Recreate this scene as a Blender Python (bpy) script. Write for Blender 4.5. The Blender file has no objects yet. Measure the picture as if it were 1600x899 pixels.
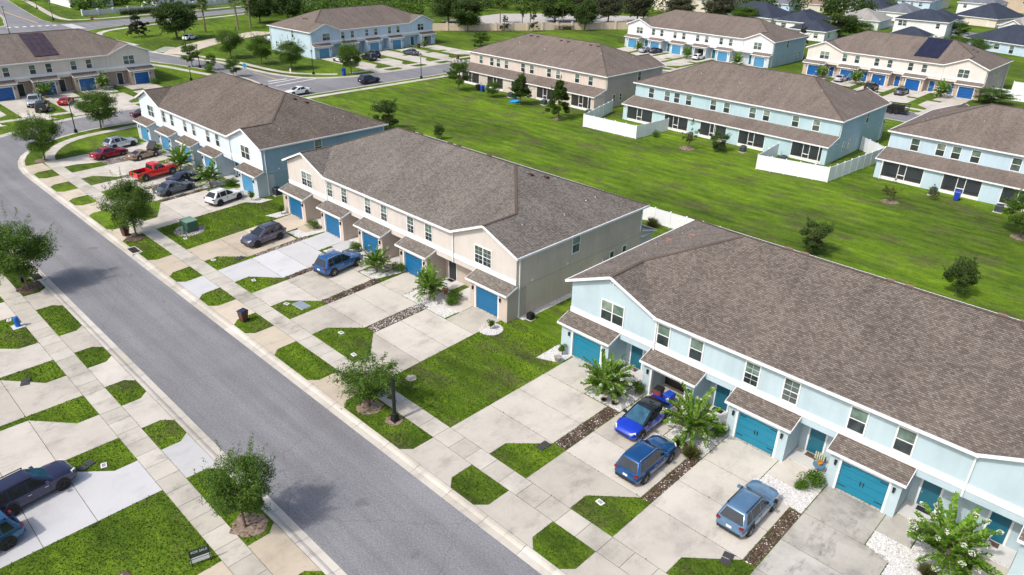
import bpy, math, random
import numpy as np
from mathutils import Vector, Matrix
sc = bpy.context.scene
COL = sc.collection
rnd = random.Random(7)
R = math.radians

# ------------------------------------------------------------------ camera, sky, sun, exposure
cam_d = bpy.data.cameras.new('camera'); cam = bpy.data.objects.new('camera', cam_d); COL.objects.link(cam)
cam_d.sensor_width = 36.0; cam_d.lens = 36.0*1136/1600; cam_d.clip_end = 4000; cam_d.clip_start = 0.5
yaw, pit, rol = R(133.62), R(26.77), R(-1.447)
f_ = Vector((math.cos(yaw)*math.cos(pit), math.sin(yaw)*math.cos(pit), -math.sin(pit)))
r_ = f_.cross(Vector((0, 0, 1))).normalized(); d_ = f_.cross(r_)
r2 = math.cos(rol)*r_ + math.sin(rol)*d_; d2 = -math.sin(rol)*r_ + math.cos(rol)*d_
M = Matrix.Identity(4)
for i in range(3):
    M[i][0] = r2[i]; M[i][1] = -d2[i]; M[i][2] = -f_[i]
M[2][3] = 30.5
cam.matrix_world = M
sc.camera = cam

SUN = Vector((-0.08, -0.66, 0.78)).normalized()
w = bpy.data.worlds.new('World'); sc.world = w; w.use_nodes = True
nt = w.node_tree; bg = nt.nodes['Background']
sky = nt.nodes.new('ShaderNodeTexSky'); sky.sky_type = 'NISHITA'; sky.sun_disc = False
sky.sun_elevation = math.asin(SUN.z); sky.sun_rotation = math.atan2(SUN.x, SUN.y)
sky.air_density = .9; sky.dust_density = 4.0; sky.ozone_density = .6
nt.links.new(sky.outputs[0], bg.inputs[0]); bg.inputs[1].default_value = 0.15
sl = bpy.data.lights.new('sun', 'SUN'); sl.energy = 2.25; sl.angle = R(1.8); sl.color = (1.0, 0.955, 0.89)
so = bpy.data.objects.new('sun', sl); COL.objects.link(so); so.location = (0, 0, 80)
so.rotation_euler = SUN.to_track_quat('Z', 'Y').to_euler()
sc.view_settings.view_transform = 'Standard'; sc.view_settings.look = 'None'
sc.view_settings.exposure = 0.3; sc.view_settings.gamma = 1.0

# ------------------------------------------------------------------ materials
MC = {}
def new_mat(name):
    m = bpy.data.materials.new(name); m.use_nodes = True
    n = m.node_tree.nodes; l = m.node_tree.links
    return m, n, l, n['Principled BSDF']
def ramp(n, stops):
    c = n.new('ShaderNodeValToRGB'); e = c.color_ramp.elements
    while len(e) < len(stops): e.new(0.5)
    for k, (p, col) in enumerate(stops):
        e[k].position = p; e[k].color = (*col, 1)
    return c
def coords(n, l, scale=(1, 1, 1), kind='Object', rot=(0, 0, 0)):
    t = n.new('ShaderNodeTexCoord'); mp = n.new('ShaderNodeMapping')
    mp.inputs['Scale'].default_value = scale; mp.inputs['Rotation'].default_value = rot
    l.new(t.outputs[kind], mp.inputs[0]); return mp
def world_coords(n, l, scale=(1, 1, 1), rot=(0, 0, 0)):
    g = n.new('ShaderNodeNewGeometry'); mp = n.new('ShaderNodeMapping')
    mp.inputs['Scale'].default_value = scale; mp.inputs['Rotation'].default_value = rot
    l.new(g.outputs['Position'], mp.inputs[0]); return mp
def noise(n, l, mp, scale, detail=4, rough=.6):
    t = n.new('ShaderNodeTexNoise'); t.inputs['Scale'].default_value = scale
    t.inputs['Detail'].default_value = detail; t.inputs['Roughness'].default_value = rough
    l.new(mp.outputs[0], t.inputs['Vector']); return t
def mix(n, l, a, b, fac, mode='MIX'):
    x = n.new('ShaderNodeMix'); x.data_type = 'RGBA'; x.blend_type = mode
    for sock, val in ((x.inputs[6], a), (x.inputs[7], b), (x.inputs[0], fac)):
        if isinstance(val, (int, float)): sock.default_value = val
        elif isinstance(val, tuple): sock.default_value = (*val, 1)
        else: l.new(val, sock)
    return x.outputs[2]
def bump(n, l, p, h, strength=.3, dist=.02):
    b = n.new('ShaderNodeBump'); b.inputs['Strength'].default_value = strength; b.inputs['Distance'].default_value = dist
    l.new(h, b.inputs['Height']); l.new(b.outputs[0], p.inputs['Normal'])

def plain(name, c, rough=.6, metal=0., var=.08, scale=3., coat=0., spec=.5):
    if name in MC: return MC[name]
    m, n, l, p = new_mat(name)
    mp = world_coords(n, l); t = noise(n, l, mp, scale, 5)
    lo = tuple(x*(1-var) for x in c); hi = tuple(min(1, x*(1+var)) for x in c)
    r = ramp(n, [(.3, lo), (.7, hi)]); l.new(t.outputs[0], r.inputs[0]); l.new(r.outputs[0], p.inputs['Base Color'])
    p.inputs['Roughness'].default_value = rough; p.inputs['Metallic'].default_value = metal
    p.inputs['Coat Weight'].default_value = coat; p.inputs['Specular IOR Level'].default_value = spec
    p.inputs['Coat Roughness'].default_value = .04
    MC[name] = m; return m

def stucco(name, c):
    if name in MC: return MC[name]
    m, n, l, p = new_mat(name)
    mp = world_coords(n, l); a = noise(n, l, mp, .35, 5, .65); b = noise(n, l, mp, 38, 3)
    st = world_coords(n, l, (2.2, 2.2, .18)); s = noise(n, l, st, 1.0, 4, .6)
    r = ramp(n, [(.25, tuple(x*.86 for x in c)), (.55, c), (.8, tuple(min(1, x*1.05) for x in c))]); l.new(a.outputs[0], r.inputs[0])
    r2_ = ramp(n, [(.3, (.88, .87, .85)), (.6, (1, 1, 1))]); l.new(s.outputs[0], r2_.inputs[0])
    l.new(mix(n, l, r.outputs[0], r2_.outputs[0], .5, 'MULTIPLY'), p.inputs['Base Color'])
    p.inputs['Roughness'].default_value = .85; bump(n, l, p, b.outputs[0], .25, .01)
    MC[name] = m; return m

def shingle(name, dark, mid, light):
    if name in MC: return MC[name]
    m, n, l, p = new_mat(name)
    uv = n.new('ShaderNodeUVMap')
    bt = n.new('ShaderNodeTexBrick'); bt.offset = .5; bt.inputs['Scale'].default_value = 1
    bt.inputs['Brick Width'].default_value = .22; bt.inputs['Row Height'].default_value = .145
    bt.inputs['Mortar Size'].default_value = .016; bt.inputs['Mortar Smooth'].default_value = .6; bt.inputs['Bias'].default_value = 0
    bt.inputs['Color1'].default_value = (*dark, 1); bt.inputs['Color2'].default_value = (*light, 1)
    bt.inputs['Mortar'].default_value = (*(x*.45 for x in dark), 1)
    l.new(uv.outputs[0], bt.inputs['Vector'])
    mp = world_coords(n, l); a = noise(n, l, mp, .22, 6, .62); b = noise(n, l, mp, 22, 4, .7)
    st = n.new('ShaderNodeMapping'); st.inputs['Scale'].default_value = (.9, .12, 1); l.new(uv.outputs[0], st.inputs[0])
    s = noise(n, l, st, 1.0, 4, .6)
    ra = ramp(n, [(.36, tuple(x*.8 for x in mid)), (.5, mid), (.64, tuple(x*1.17 for x in mid))]); l.new(a.outputs[0], ra.inputs[0])
    c1 = mix(n, l, bt.outputs[0], ra.outputs[0], .42)
    rb = ramp(n, [(.3, (.62, .62, .62)), (.7, (1.35, 1.33, 1.3))]); l.new(b.outputs[0], rb.inputs[0])
    c2 = mix(n, l, c1, rb.outputs[0], .55, 'MULTIPLY')
    rs = ramp(n, [(.35, (.8, .78, .77)), (.65, (1.08, 1.07, 1.05))]); l.new(s.outputs[0], rs.inputs[0])
    l.new(mix(n, l, c2, rs.outputs[0], .7, 'MULTIPLY'), p.inputs['Base Color'])
    p.inputs['Roughness'].default_value = .92; p.inputs['Specular IOR Level'].default_value = .2
    bump(n, l, p, b.outputs[0], .35, .02)
    MC[name] = m; return m

def concrete(name, c, dirt=.5):
    if name in MC: return MC[name]
    m, n, l, p = new_mat(name)
    oi = n.new('ShaderNodeObjectInfo')
    mp = world_coords(n, l); a = noise(n, l, mp, .33, 7, .68); b = noise(n, l, mp, 26, 4, .7)
    sk = world_coords(n, l, (1.7, .8, 1), (0, 0, .15)); s = noise(n, l, sk, .5, 7, .72)
    r = ramp(n, [(.34, tuple(x*(1-.42*dirt) for x in c)), (.47, tuple(x*(1-.14*dirt) for x in c)), (.6, c)]); l.new(a.outputs[0], r.inputs[0])
    rs = ramp(n, [(.31, (1-.55*dirt, 1-.55*dirt, 1-.53*dirt)), (.46, (1, 1, 1))]); l.new(s.outputs[0], rs.inputs[0])
    cc = mix(n, l, r.outputs[0], rs.outputs[0], .8, 'MULTIPLY')
    rr = ramp(n, [(0, (.86, .85, .82)), (1, (1.06, 1.06, 1.06))]); l.new(oi.outputs['Random'], rr.inputs[0])
    cc = mix(n, l, cc, rr.outputs[0], 1.0, 'MULTIPLY')
    rb = ramp(n, [(.35, (.9, .9, .9)), (.65, (1.05, 1.05, 1.05))]); l.new(b.outputs[0], rb.inputs[0])
    l.new(mix(n, l, cc, rb.outputs[0], .6, 'MULTIPLY'), p.inputs['Base Color'])
    p.inputs['Roughness'].default_value = .88; bump(n, l, p, b.outputs[0], .15, .01)
    MC[name] = m; return m

def asphalt():
    if 'asphalt' in MC: return MC['asphalt']
    m, n, l, p = new_mat('asphalt')
    mp = world_coords(n, l); a = noise(n, l, mp, .16, 6, .6); b = noise(n, l, mp, 9.0, 6, .85)
    v = n.new('ShaderNodeTexVoronoi'); v.inputs['Scale'].default_value = 10; l.new(mp.outputs[0], v.inputs['Vector'])
    st = world_coords(n, l, (.05, .9, 1)); s = noise(n, l, st, 1, 4)
    r = ramp(n, [(.3, (.172, .175, .188)), (.7, (.228, .230, .243))]); l.new(a.outputs[0], r.inputs[0])
    rv = ramp(n, [(.36, (.6, .6, .62)), (.5, (1.02, 1.02, 1.02)), (.64, (1.5, 1.48, 1.46))]); l.new(b.outputs[0], rv.inputs[0])
    rs = ramp(n, [(.36, (.86, .86, .86)), (.62, (1.08, 1.08, 1.08))]); l.new(s.outputs[0], rs.inputs[0])
    c = mix(n, l, r.outputs[0], rv.outputs[0], .75, 'MULTIPLY')
    c = mix(n, l, c, rs.outputs[0], .9, 'MULTIPLY')
    sp = noise(n, l, mp, .55, 3, .5); rp = ramp(n, [(.25, (.62, .62, .63)), (.31, (1, 1, 1))]); l.new(sp.outputs[0], rp.inputs[0])
    c = mix(n, l, c, rp.outputs[0], .7, 'MULTIPLY')
    vc = n.new('ShaderNodeTexVoronoi'); vc.feature = 'DISTANCE_TO_EDGE'; vc.inputs['Scale'].default_value = .11
    wob = noise(n, l, mp, .8, 4); ad = n.new('ShaderNodeMixRGB'); ad.blend_type = 'ADD'; ad.inputs[0].default_value = 1.2; l.new(mp.outputs[0], ad.inputs[1]); l.new(wob.outputs[1], ad.inputs[2]); l.new(ad.outputs[0], vc.inputs['Vector'])
    rk = ramp(n, [(0, (.6, .6, .6)), (.004, (1, 1, 1))]); l.new(vc.outputs[0], rk.inputs[0]); c = mix(n, l, c, rk.outputs[0], .6, 'MULTIPLY')
    l.new(c, p.inputs['Base Color'])
    p.inputs['Roughness'].default_value = .9; bump(n, l, p, v.outputs[0], .3, .02)
    MC['asphalt'] = m; return m

def grass(name='grass', bright=1.0, dry=.5, mow=False):
    if name in MC: return MC[name]
    m, n, l, p = new_mat(name)
    mp = world_coords(n, l)
    big = noise(n, l, world_coords(n, l, (.035, .075, 1), (0, 0, .12)), 1, 5, .62)
    med = noise(n, l, world_coords(n, l, (.25, .9, 1), (0, 0, .1)), 1, 6, .7)
    fine = noise(n, l, mp, 5.5, 6, .8)
    k = bright
    r = ramp(n, [(.33, (.026*k, .044*k, .010)), (.45, (.055*k, .098*k, .012)), (.55, (.092*k, .155*k, .016)), (.68, (.14*k, .21*k, .028))]); l.new(med.outputs[0], r.inputs[0])
    r0 = ramp(n, [(.40, (.036*k, .062*k, .014)), (.5, (.075*k, .138*k, .014)), (.59, (.14*k, .235*k, .018))]); l.new(big.outputs[0], r0.inputs[0])
    c = mix(n, l, r.outputs[0], r0.outputs[0], .45)
    dn = noise(n, l, world_coords(n, l, (.13, .26, 1), (0, 0, -.35)), 1.3, 8, .74)
    rd = ramp(n, [(.585-.1*dry, (0, 0, 0)), (.70-.1*dry, (1, 1, 1))]); l.new(dn.outputs[0], rd.inputs[0])
    mm = n.new('ShaderNodeMath'); mm.operation = 'MULTIPLY'; mm.inputs[1].default_value = .7; l.new(rd.outputs[0], mm.inputs[0])
    c = mix(n, l, c, (.105, .095, .052), mm.outputs[0])
    if mow:
        wv = n.new('ShaderNodeTexWave'); wv.bands_direction = 'Y'; wv.inputs['Scale'].default_value = .16; wv.inputs['Distortion'].default_value = 9.0; wv.inputs['Detail'].default_value = 3; wv.inputs['Detail Scale'].default_value = .35
        l.new(world_coords(n, l, (1, 1, 1), (0, 0, -.06)).outputs[0], wv.inputs['Vector'])
        rw = ramp(n, [(.2, (.84, .86, .86)), (.8, (1.1, 1.08, 1.05))]); l.new(wv.outputs[0], rw.inputs[0]); c = mix(n, l, c, rw.outputs[0], .4, 'MULTIPLY')
    clump = noise(n, l, mp, 1.6, 6, .75)
    rc_ = ramp(n, [(.3, (.62, .66, .6)), (.5, (1, 1, 1)), (.7, (1.28, 1.22, 1.2))]); l.new(clump.outputs[0], rc_.inputs[0])
    c = mix(n, l, c, rc_.outputs[0], .8, 'MULTIPLY')
    rf = ramp(n, [(.32, (.5, .54, .45)), (.52, (1, 1, 1)), (.72, (1.55, 1.45, 1.3))]); l.new(fine.outputs[0], rf.inputs[0])
    l.new(mix(n, l, c, rf.outputs[0], .75, 'MULTIPLY'), p.inputs['Base Color'])
    p.inputs['Roughness'].default_value = .95; p.inputs['Specular IOR Level'].default_value = .1
    bump(n, l, p, fine.outputs[0], .9, .08)
    MC[name] = m; return m

def leaf(name, dark, light):
    if name in MC: return MC[name]
    m, n, l, p = new_mat(name)
    g = n.new('ShaderNodeNewGeometry')
    r = ramp(n, [(0, dark), (1, light)]); l.new(g.outputs['Random Per Island'], r.inputs[0])
    l.new(r.outputs[0], p.inputs['Base Color']); p.inputs['Roughness'].default_value = .6; p.inputs['Specular IOR Level'].default_value = .15
    tr = n.new('ShaderNodeBsdfTranslucent'); l.new(r.outputs[0], tr.inputs[0])
    ms = n.new('ShaderNodeMixShader'); ms.inputs[0].default_value = .3
    out = n['Material Output']; l.new(p.outputs[0], ms.inputs[1]); l.new(tr.outputs[0], ms.inputs[2]); l.new(ms.outputs[0], out.inputs[0])
    MC[name] = m; return m

def glass(name, c, rough=.06):
    if name in MC: return MC[name]
    m, n, l, p = new_mat(name)
    mp = world_coords(n, l, (1, 1, 1)); t = noise(n, l, mp, 1.7, 2)
    r = ramp(n, [(.3, tuple(x*.6 for x in c)), (.7, tuple(x*1.35 for x in c))]); l.new(t.outputs[0], r.inputs[0]); l.new(r.outputs[0], p.inputs['Base Color'])
    p.inputs['Roughness'].default_value = rough; p.inputs['Specular IOR Level'].default_value = .7; p.inputs['IOR'].default_value = 1.52
    MC[name] = m; return m

def screen_mat():
    if 'screen' in MC: return MC['screen']
    m, n, l, p = new_mat('screen')
    p.inputs['Base Color'].default_value = (.03, .032, .036, 1); p.inputs['Roughness'].default_value = .5
    tr = n.new('ShaderNodeBsdfTransparent'); ms = n.new('ShaderNodeMixShader'); ms.inputs[0].default_value = .45
    l.new(p.outputs[0], ms.inputs[1]); l.new(tr.outputs[0], ms.inputs[2]); l.new(ms.outputs[0], n['Material Output'].inputs[0])
    MC['screen'] = m; return m

def carpaint(name, c, metal=.35):
    if name in MC: return MC[name]
    m, n, l, p = new_mat(name)
    t = noise(n, l, coords(n, l), 2.0, 2)
    r = ramp(n, [(.3, tuple(x*.9 for x in c)), (.7, tuple(min(1, x*1.08) for x in c))]); l.new(t.outputs[0], r.inputs[0]); l.new(r.outputs[0], p.inputs['Base Color'])
    p.inputs['Metallic'].default_value = metal; p.inputs['Roughness'].default_value = .25
    p.inputs['Coat Weight'].default_value = .8; p.inputs['Coat Roughness'].default_value = .06
    MC[name] = m; return m

WHITE = plain('white_trim', (.80, .81, .82), .5, var=.04)
WHITE2 = plain('white_vinyl', (.82, .84, .88), .35, var=.03)
BLACK = plain('black_plastic', (.018, .018, .02), .45)
DARKM = plain('dark_metal', (.03, .033, .035), .4, .5)
RUBBER = plain('rubber', (.02, .02, .021), .8)
CHROME = plain('bright_metal', (.6, .62, .65), .25, .9)
GLASS_D = glass('window_glass', (.035, .05, .055))
GLASS_B = glass('window_glass_blind', (.13, .20, .165), .15)
GLASS_C = glass('window_glass_pale', (.22, .27, .23), .12); GLASS_E = glass('window_glass_deep', (.06, .10, .085), .08); GLASS_F = glass('window_glass_mid', (.08, .105, .10), .1)
CARGLASS = glass('car_glass', (.012, .018, .024), .03)
CARGLASS_B = glass('car_glass_blue', (.03, .10, .16), .03)
SCREEN = screen_mat()
CONC = concrete('concrete', (.56, .53, .475), .6)
CONC_WALK = concrete('concrete_walk', (.55, .525, .465), .8)
CONC_TAN = concrete('concrete_tan', (.58, .51, .41), .5)
CONC_NEW = concrete('concrete_new', (.56, .57, .59), .25)
CONC_DIRTY = concrete('concrete_dirty', (.50, .485, .45), 1.25)
KERB = concrete('concrete_kerb', (.58, .55, .49), .6)
JOINT = plain('joint_dirt', (.10, .09, .07), .95, var=.4)
GRASS = grass('grass', 1.16, .58); GRASS_F = grass('grass_field', 1.32, .84, True); GRASS_I = grass('grass_island', 1.05, .25)
ASPH = asphalt()
BARK = plain('bark', (.14, .105, .08), .9, var=.35, scale=9)
BARK_P = plain('bark_pale', (.25, .19, .14), .85, var=.3, scale=9)
MULCH = plain('mulch', (.10, .066, .045), .95, var=.6, scale=9)
SOIL = plain('bare_soil', (.24, .18, .135), .95, var=.55, scale=5)
STONE_W = plain('white_stone', (.70, .70, .70), .8, var=.2, scale=9)
STONE_G = plain('grey_stone', (.30, .29, .27), .85, var=.5, scale=6)

# ------------------------------------------------------------------ mesh helpers
class MB:
    def __init__(s): s.v = []; s.f = []; s.m = []; s.uv = {}
    def poly(s, pts, m=0, uv=None):
        b = len(s.v); s.v.extend([tuple(p) for p in pts]); s.f.append(list(range(b, b+len(pts)))); s.m.append(m)
        if uv: s.uv[len(s.f)-1] = uv
        return s
    def box(s, x0, x1, y0, y1, z0, z1, m=0):
        b = len(s.v)
        s.v += [(x0, y0, z0), (x1, y0, z0), (x1, y1, z0), (x0, y1, z0), (x0, y0, z1), (x1, y0, z1), (x1, y1, z1), (x0, y1, z1)]
        for q in ((0, 3, 2, 1), (4, 5, 6, 7), (0, 1, 5, 4), (1, 2, 6, 5), (2, 3, 7, 6), (3, 0, 4, 7)):
            s.f.append([b+i for i in q]); s.m.append(m)
        return s
    def prism(s, poly, z0, z1, m=0):
        n = len(poly); b = len(s.v)
        a = sum(poly[i][0]*poly[(i+1) % n][1]-poly[(i+1) % n][0]*poly[i][1] for i in range(n))
        if a < 0: poly = poly[::-1]
        s.v += [(p[0], p[1], z0) for p in poly] + [(p[0], p[1], z1) for p in poly]
        s.f.append([b+n+i for i in range(n)]); s.m.append(m)
        s.f.append([b+n-1-i for i in range(n)]); s.m.append(m)
        for i in range(n):
            j = (i+1) % n; s.f.append([b+i, b+j, b+n+j, b+n+i]); s.m.append(m)
        return s
    def bar(s, p0, p1, w, h, m=0, up=(0, 0, 1)):
        p0 = Vector(p0); p1 = Vector(p1); d = (p1-p0).normalized(); u = Vector(up)
        a = d.cross(u)
        if a.length < 1e-5: a = d.cross(Vector((1, 0, 0)))
        a.normalize(); c = a.cross(d).normalized(); b = len(s.v)
        for p in (p0, p1):
            for sx, sy in ((-1, -1), (1, -1), (1, 1), (-1, 1)):
                s.v.append(tuple(p+a*(sx*w/2)+c*(sy*h/2)))
        for q in ((0, 3, 2, 1), (4, 5, 6, 7), (0, 1, 5, 4), (1, 2, 6, 5), (2, 3, 7, 6), (3, 0, 4, 7)):
            s.f.append([b+i for i in q]); s.m.append(m)
        return s
    def tube(s, p0, p1, r0, r1=None, n=8, m=0, caps=True):
        r1 = r0 if r1 is None else r1
        p0 = Vector(p0); p1 = Vector(p1); d = (p1-p0).normalized()
        a = d.cross(Vector((0, 0, 1)))
        if a.length < 1e-4: a = Vector((1, 0, 0))
        a.normalize(); c = d.cross(a); b = len(s.v)
        for p, r in ((p0, r0), (p1, r1)):
            for k in range(n):
                t = 2*math.pi*k/n; s.v.append(tuple(p+a*(r*math.cos(t))+c*(r*math.sin(t))))
        for k in range(n):
            j = (k+1) % n; s.f.append([b+k, b+j, b+n+j, b+n+k]); s.m.append(m)
        if caps:
            s.f.append([b+n-1-k for k in range(n)]); s.m.append(m); s.f.append([b+n+k for k in range(n)]); s.m.append(m)
        return s
    def lathe(s, prof, n=12, m=0, c=(0, 0, 0)):
        b = len(s.v)
        for r, z in prof:
            for k in range(n):
                t = 2*math.pi*k/n; s.v.append((c[0]+r*math.cos(t), c[1]+r*math.sin(t), c[2]+z))
        for i in range(len(prof)-1):
            for k in range(n):
                j = (k+1) % n; s.f.append([b+i*n+k, b+i*n+j, b+(i+1)*n+j, b+(i+1)*n+k]); s.m.append(m)
        s.f.append([b+n-1-k for k in range(n)]); s.m.append(m)
        e = b+(len(prof)-1)*n; s.f.append([e+k for k in range(n)]); s.m.append(m)
        return s
    def rock(s, x, y, z, r, m=0):
        b = len(s.v); a = rnd.random()*6
        k = [.7+.5*rnd.random() for _ in range(6)]
        s.v += [(x+r*k[0]*math.cos(a), y+r*k[0]*math.sin(a), z+r*.2), (x-r*k[1]*math.sin(a), y+r*k[1]*math.cos(a), z+r*.15),
                (x-r*k[2]*math.cos(a), y-r*k[2]*math.sin(a), z+r*.2), (x+r*k[3]*math.sin(a), y-r*k[3]*math.cos(a), z+r*.15),
                (x, y, z+r*k[4]*.75), (x, y, z-.01)]
        for q in ((0, 1, 4), (1, 2, 4), (2, 3, 4), (3, 0, 4), (1, 0, 5), (2, 1, 5), (3, 2, 5), (0, 3, 5)):
            s.f.append([b+i for i in q]); s.m.append(m)
    def mesh(s, name, mats, smooth=None):
        me = bpy.data.meshes.new(name); me.from_pydata(s.v, [], s.f)
        for mt in (mats if isinstance(mats, (list, tuple)) else [mats]): me.materials.append(mt)
        me.polygons.foreach_set('material_index', s.m)
        if s.uv:
            ul = me.uv_layers.new(name='UVMap')
            for fi, uvs in s.uv.items():
                st = me.polygons[fi].loop_start
                for k, q in enumerate(uvs): ul.data[st+k].uv = q
        if smooth is not None:
            me.polygons.foreach_set('use_smooth', [True]*len(s.f)); me.set_sharp_from_angle(angle=R(smooth))
        me.update(); return me
    def build(s, name, mats, parent=None, loc=(0, 0, 0), rotz=0, smooth=None):
        return link(name, s.mesh(name, mats, smooth), parent, loc, rotz)

def link(name, data, parent=None, loc=(0, 0, 0), rotz=0., scale=None):
    o = bpy.data.objects.new(name, data); COL.objects.link(o)
    o.parent = parent; o.location = loc
    if rotz: o.rotation_euler = (0, 0, rotz)
    if scale is not None: o.scale = scale
    return o
def tag(o, label, cat, group=None, kind=None):
    o['label'] = label; o['category'] = cat
    if group: o['group'] = group
    if kind: o['kind'] = kind
    return o
def thing(name, label, cat, loc=(0, 0, 0), rotz=0., group=None):
    o = link(name, None, None, loc, rotz); o.empty_display_size = .5
    return tag(o, label, cat, group)
def struct(o):
    o['kind'] = 'structure'; return o

def offset_path(path, d):
    out = []
    for i, p in enumerate(path):
        a = Vector(path[max(0, i-1)]); b = Vector(path[min(len(path)-1, i+1)])
        if 0 < i < len(path)-1:
            t1 = (Vector(p)-a).normalized(); t2 = (b-Vector(p)).normalized(); n1 = Vector((-t1.y, t1.x)); n2 = Vector((-t2.y, t2.x))
            n = (n1+n2).normalized(); k = 1/max(.4, n.dot(n1))
        else:
            t = (b-a).normalized(); n = Vector((-t.y, t.x)); k = 1
        out.append((p[0]+n.x*d*k, p[1]+n.y*d*k))
    return out
def smooth_path(pts, sub=6):
    out = []; P = [Vector(p) for p in pts]
    for i in range(len(P)-1):
        p0 = P[max(0, i-1)]; p1 = P[i]; p2 = P[i+1]; p3 = P[min(len(P)-1, i+2)]
        for k in range(sub):
            t = k/sub
            q = .5*((2*p1)+(p2-p0)*t+(2*p0-5*p1+4*p2-p3)*t*t+(3*p1-p0-3*p2+p3)*t**3)
            out.append((q.x, q.y))
    out.append(tuple(P[-1])); return out
def resample(path, step):
    out = [path[0]]; acc = 0
    for a, b in zip(path, path[1:]):
        L = math.hypot(b[0]-a[0], b[1]-a[1])
        while acc+L >= step:
            t = (step-acc)/L; a = (a[0]+(b[0]-a[0])*t, a[1]+(b[1]-a[1])*t); out.append(a); L = math.hypot(b[0]-a[0], b[1]-a[1]); acc = 0
        acc += L
    if math.hypot(out[-1][0]-path[-1][0], out[-1][1]-path[-1][1]) > .3: out.append(path[-1])
    return out

# ------------------------------------------------------------------ leaf-quad helpers
nr0 = np.random.default_rng(5)
nr = np.random.default_rng(11)
def quads(name, C, A, B, mat):
    """one quad per leaf: centre C, half axes A and B (N,3)"""
    n = len(C); V = np.empty((n, 4, 3)); V[:, 0] = C-A; V[:, 1] = C+B*.9-A*.1; V[:, 2] = C+A; V[:, 3] = C-B*.9-A*.1
    me = bpy.data.meshes.new(name); me.vertices.add(n*4); me.loops.add(n*4); me.polygons.add(n)
    me.vertices.foreach_set('co', V.reshape(-1)); me.loops.foreach_set('vertex_index', np.arange(n*4, dtype=np.int32))
    me.polygons.foreach_set('loop_start', np.arange(0, n*4, 4, dtype=np.int32)); me.polygons.foreach_set('loop_total', np.full(n, 4, dtype=np.int32))
    me.materials.append(mat); me.update(); me.validate(); return me
def unit(a): return a/np.maximum(1e-6, np.linalg.norm(a, axis=1, keepdims=True))
def leafy(name, P, size, mat, up=.35, out=None):
    n = len(P); nrm = nr.normal(size=(n, 3))
    nrm[:, 2] = np.abs(nrm[:, 2])+up
    if out is not None: nrm += out*.8
    nrm = unit(nrm); a = unit(np.cross(nrm, nr.normal(size=(n, 3)))); b = np.cross(nrm, a)
    s = size*nr.uniform(.6, 1.35, (n, 1))
    return quads(name, P, a*s, b*s*.55, mat)
LF_DRY = leaf('leaf_dry', (.06, .04, .03), (.24, .19, .12))
def in_poly(P, poly):
    c = np.zeros(len(P), bool)
    for i in range(len(poly)):
        a, b = poly[i], poly[i-1]
        if a[1] == b[1]: continue
        m = ((a[1] > P[:, 1]) != (b[1] > P[:, 1])) & (P[:, 0] < (b[0]-a[0])*(P[:, 1]-a[1])/(b[1]-a[1])+a[0]); c ^= m
    return c

# ------------------------------------------------------------------ the ground, lots, roads
struct(MB().poly([(-1500, -1200, -.4), (900, -1200, -.4), (900, 1700, -.4), (-1500, 1700, -.4)]).build('ground', GRASS))
road = struct(MB().poly([(-430, -90, -.1), (110, -90, -.1), (110, 320, -.1), (-430, 320, -.1)]).build('road', ASPH))

E_R = [(60, 21.1), (-106.0, 21.1)] + smooth_path([(-108.5, 21.15), (-110.8, 21.4), (-113.75, 22.06), (-117.3, 23.5), (-119.6, 25.2), (-122.7, 28.6), (-124.7, 32.6), (-125.5, 36), (-125.7, 42)], 3) + [(-125.7, 130)] + smooth_path([(-125.7, 132), (-124.6, 138), (-121, 141.8), (-116, 142.8)], 4) + [(60, 142.8)]
E_L = [(45, 13.87), (-108, 13.87)] + smooth_path([(-110, 13.9), (-118, 15), (-126, 20), (-131, 28), (-133.8, 36), (-134.4, 44)], 4) + [(-134.4, 65)] + smooth_path([(-134.6, 67), (-136, 70.6), (-140, 72.4), (-150, 73.0), (-162, 70.9), (-171, 68.9), (-178, 66.3), (-200, 61.5), (-225, 57.3), (-236, 55.5), (-243, 50), (-245, 42)], 4) + [(-246, -60)]
E_B = [(100, 150.6), (-115, 150.6)] + smooth_path([(-117, 150.5), (-127, 148.5), (-132.6, 143), (-134.5, 135)], 4) + [(-134.5, 94)] + smooth_path([(-134.6, 92), (-136.4, 86.2), (-141, 81.2), (-147, 79.1), (-152, 78.2), (-167, 76.9), (-176, 74.3), (-190, 70.9), (-205, 68), (-225, 66.3), (-235, 69), (-240, 76), (-244, 86), (-249, 101), (-253, 120), (-258, 140), (-270, 190), (-285, 300)], 4)
E_F = [(-296, 300), (-280, 190), (-268, 140), (-260, 99), (-257.6, 80)] + smooth_path([(-257.4, 76), (-258.5, 71), (-264, 69.8), (-276, 70.4), (-311, 74.4), (-420, 88)], 4)
E_S = smooth_path([(-420, 79), (-294.6, 64), (-268, 59.4), (-259, 57), (-256.5, 50), (-256, 30)], 4) + [(-256, -60)]
def lot(name, edge, side, close, mat):
    back = offset_path(edge, side*.85)
    o = struct(MB().prism(back+close, -.35, 0.0, 0).build(name, mat)); return o
lot('lawn', E_R, -1, [], GRASS_F)
lot('lawn', E_L, 1, [(45, -60)], GRASS)
lot('lawn', E_B, -1, [(-400, 900), (400, 900), (100, 500)], GRASS)
lot('lawn', E_F, 1, [(-800, 140), (-800, 900), (-400, 900)], GRASS)
lot('lawn', E_S, -1, [(-800, -60), (-800, 120)], GRASS)

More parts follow.
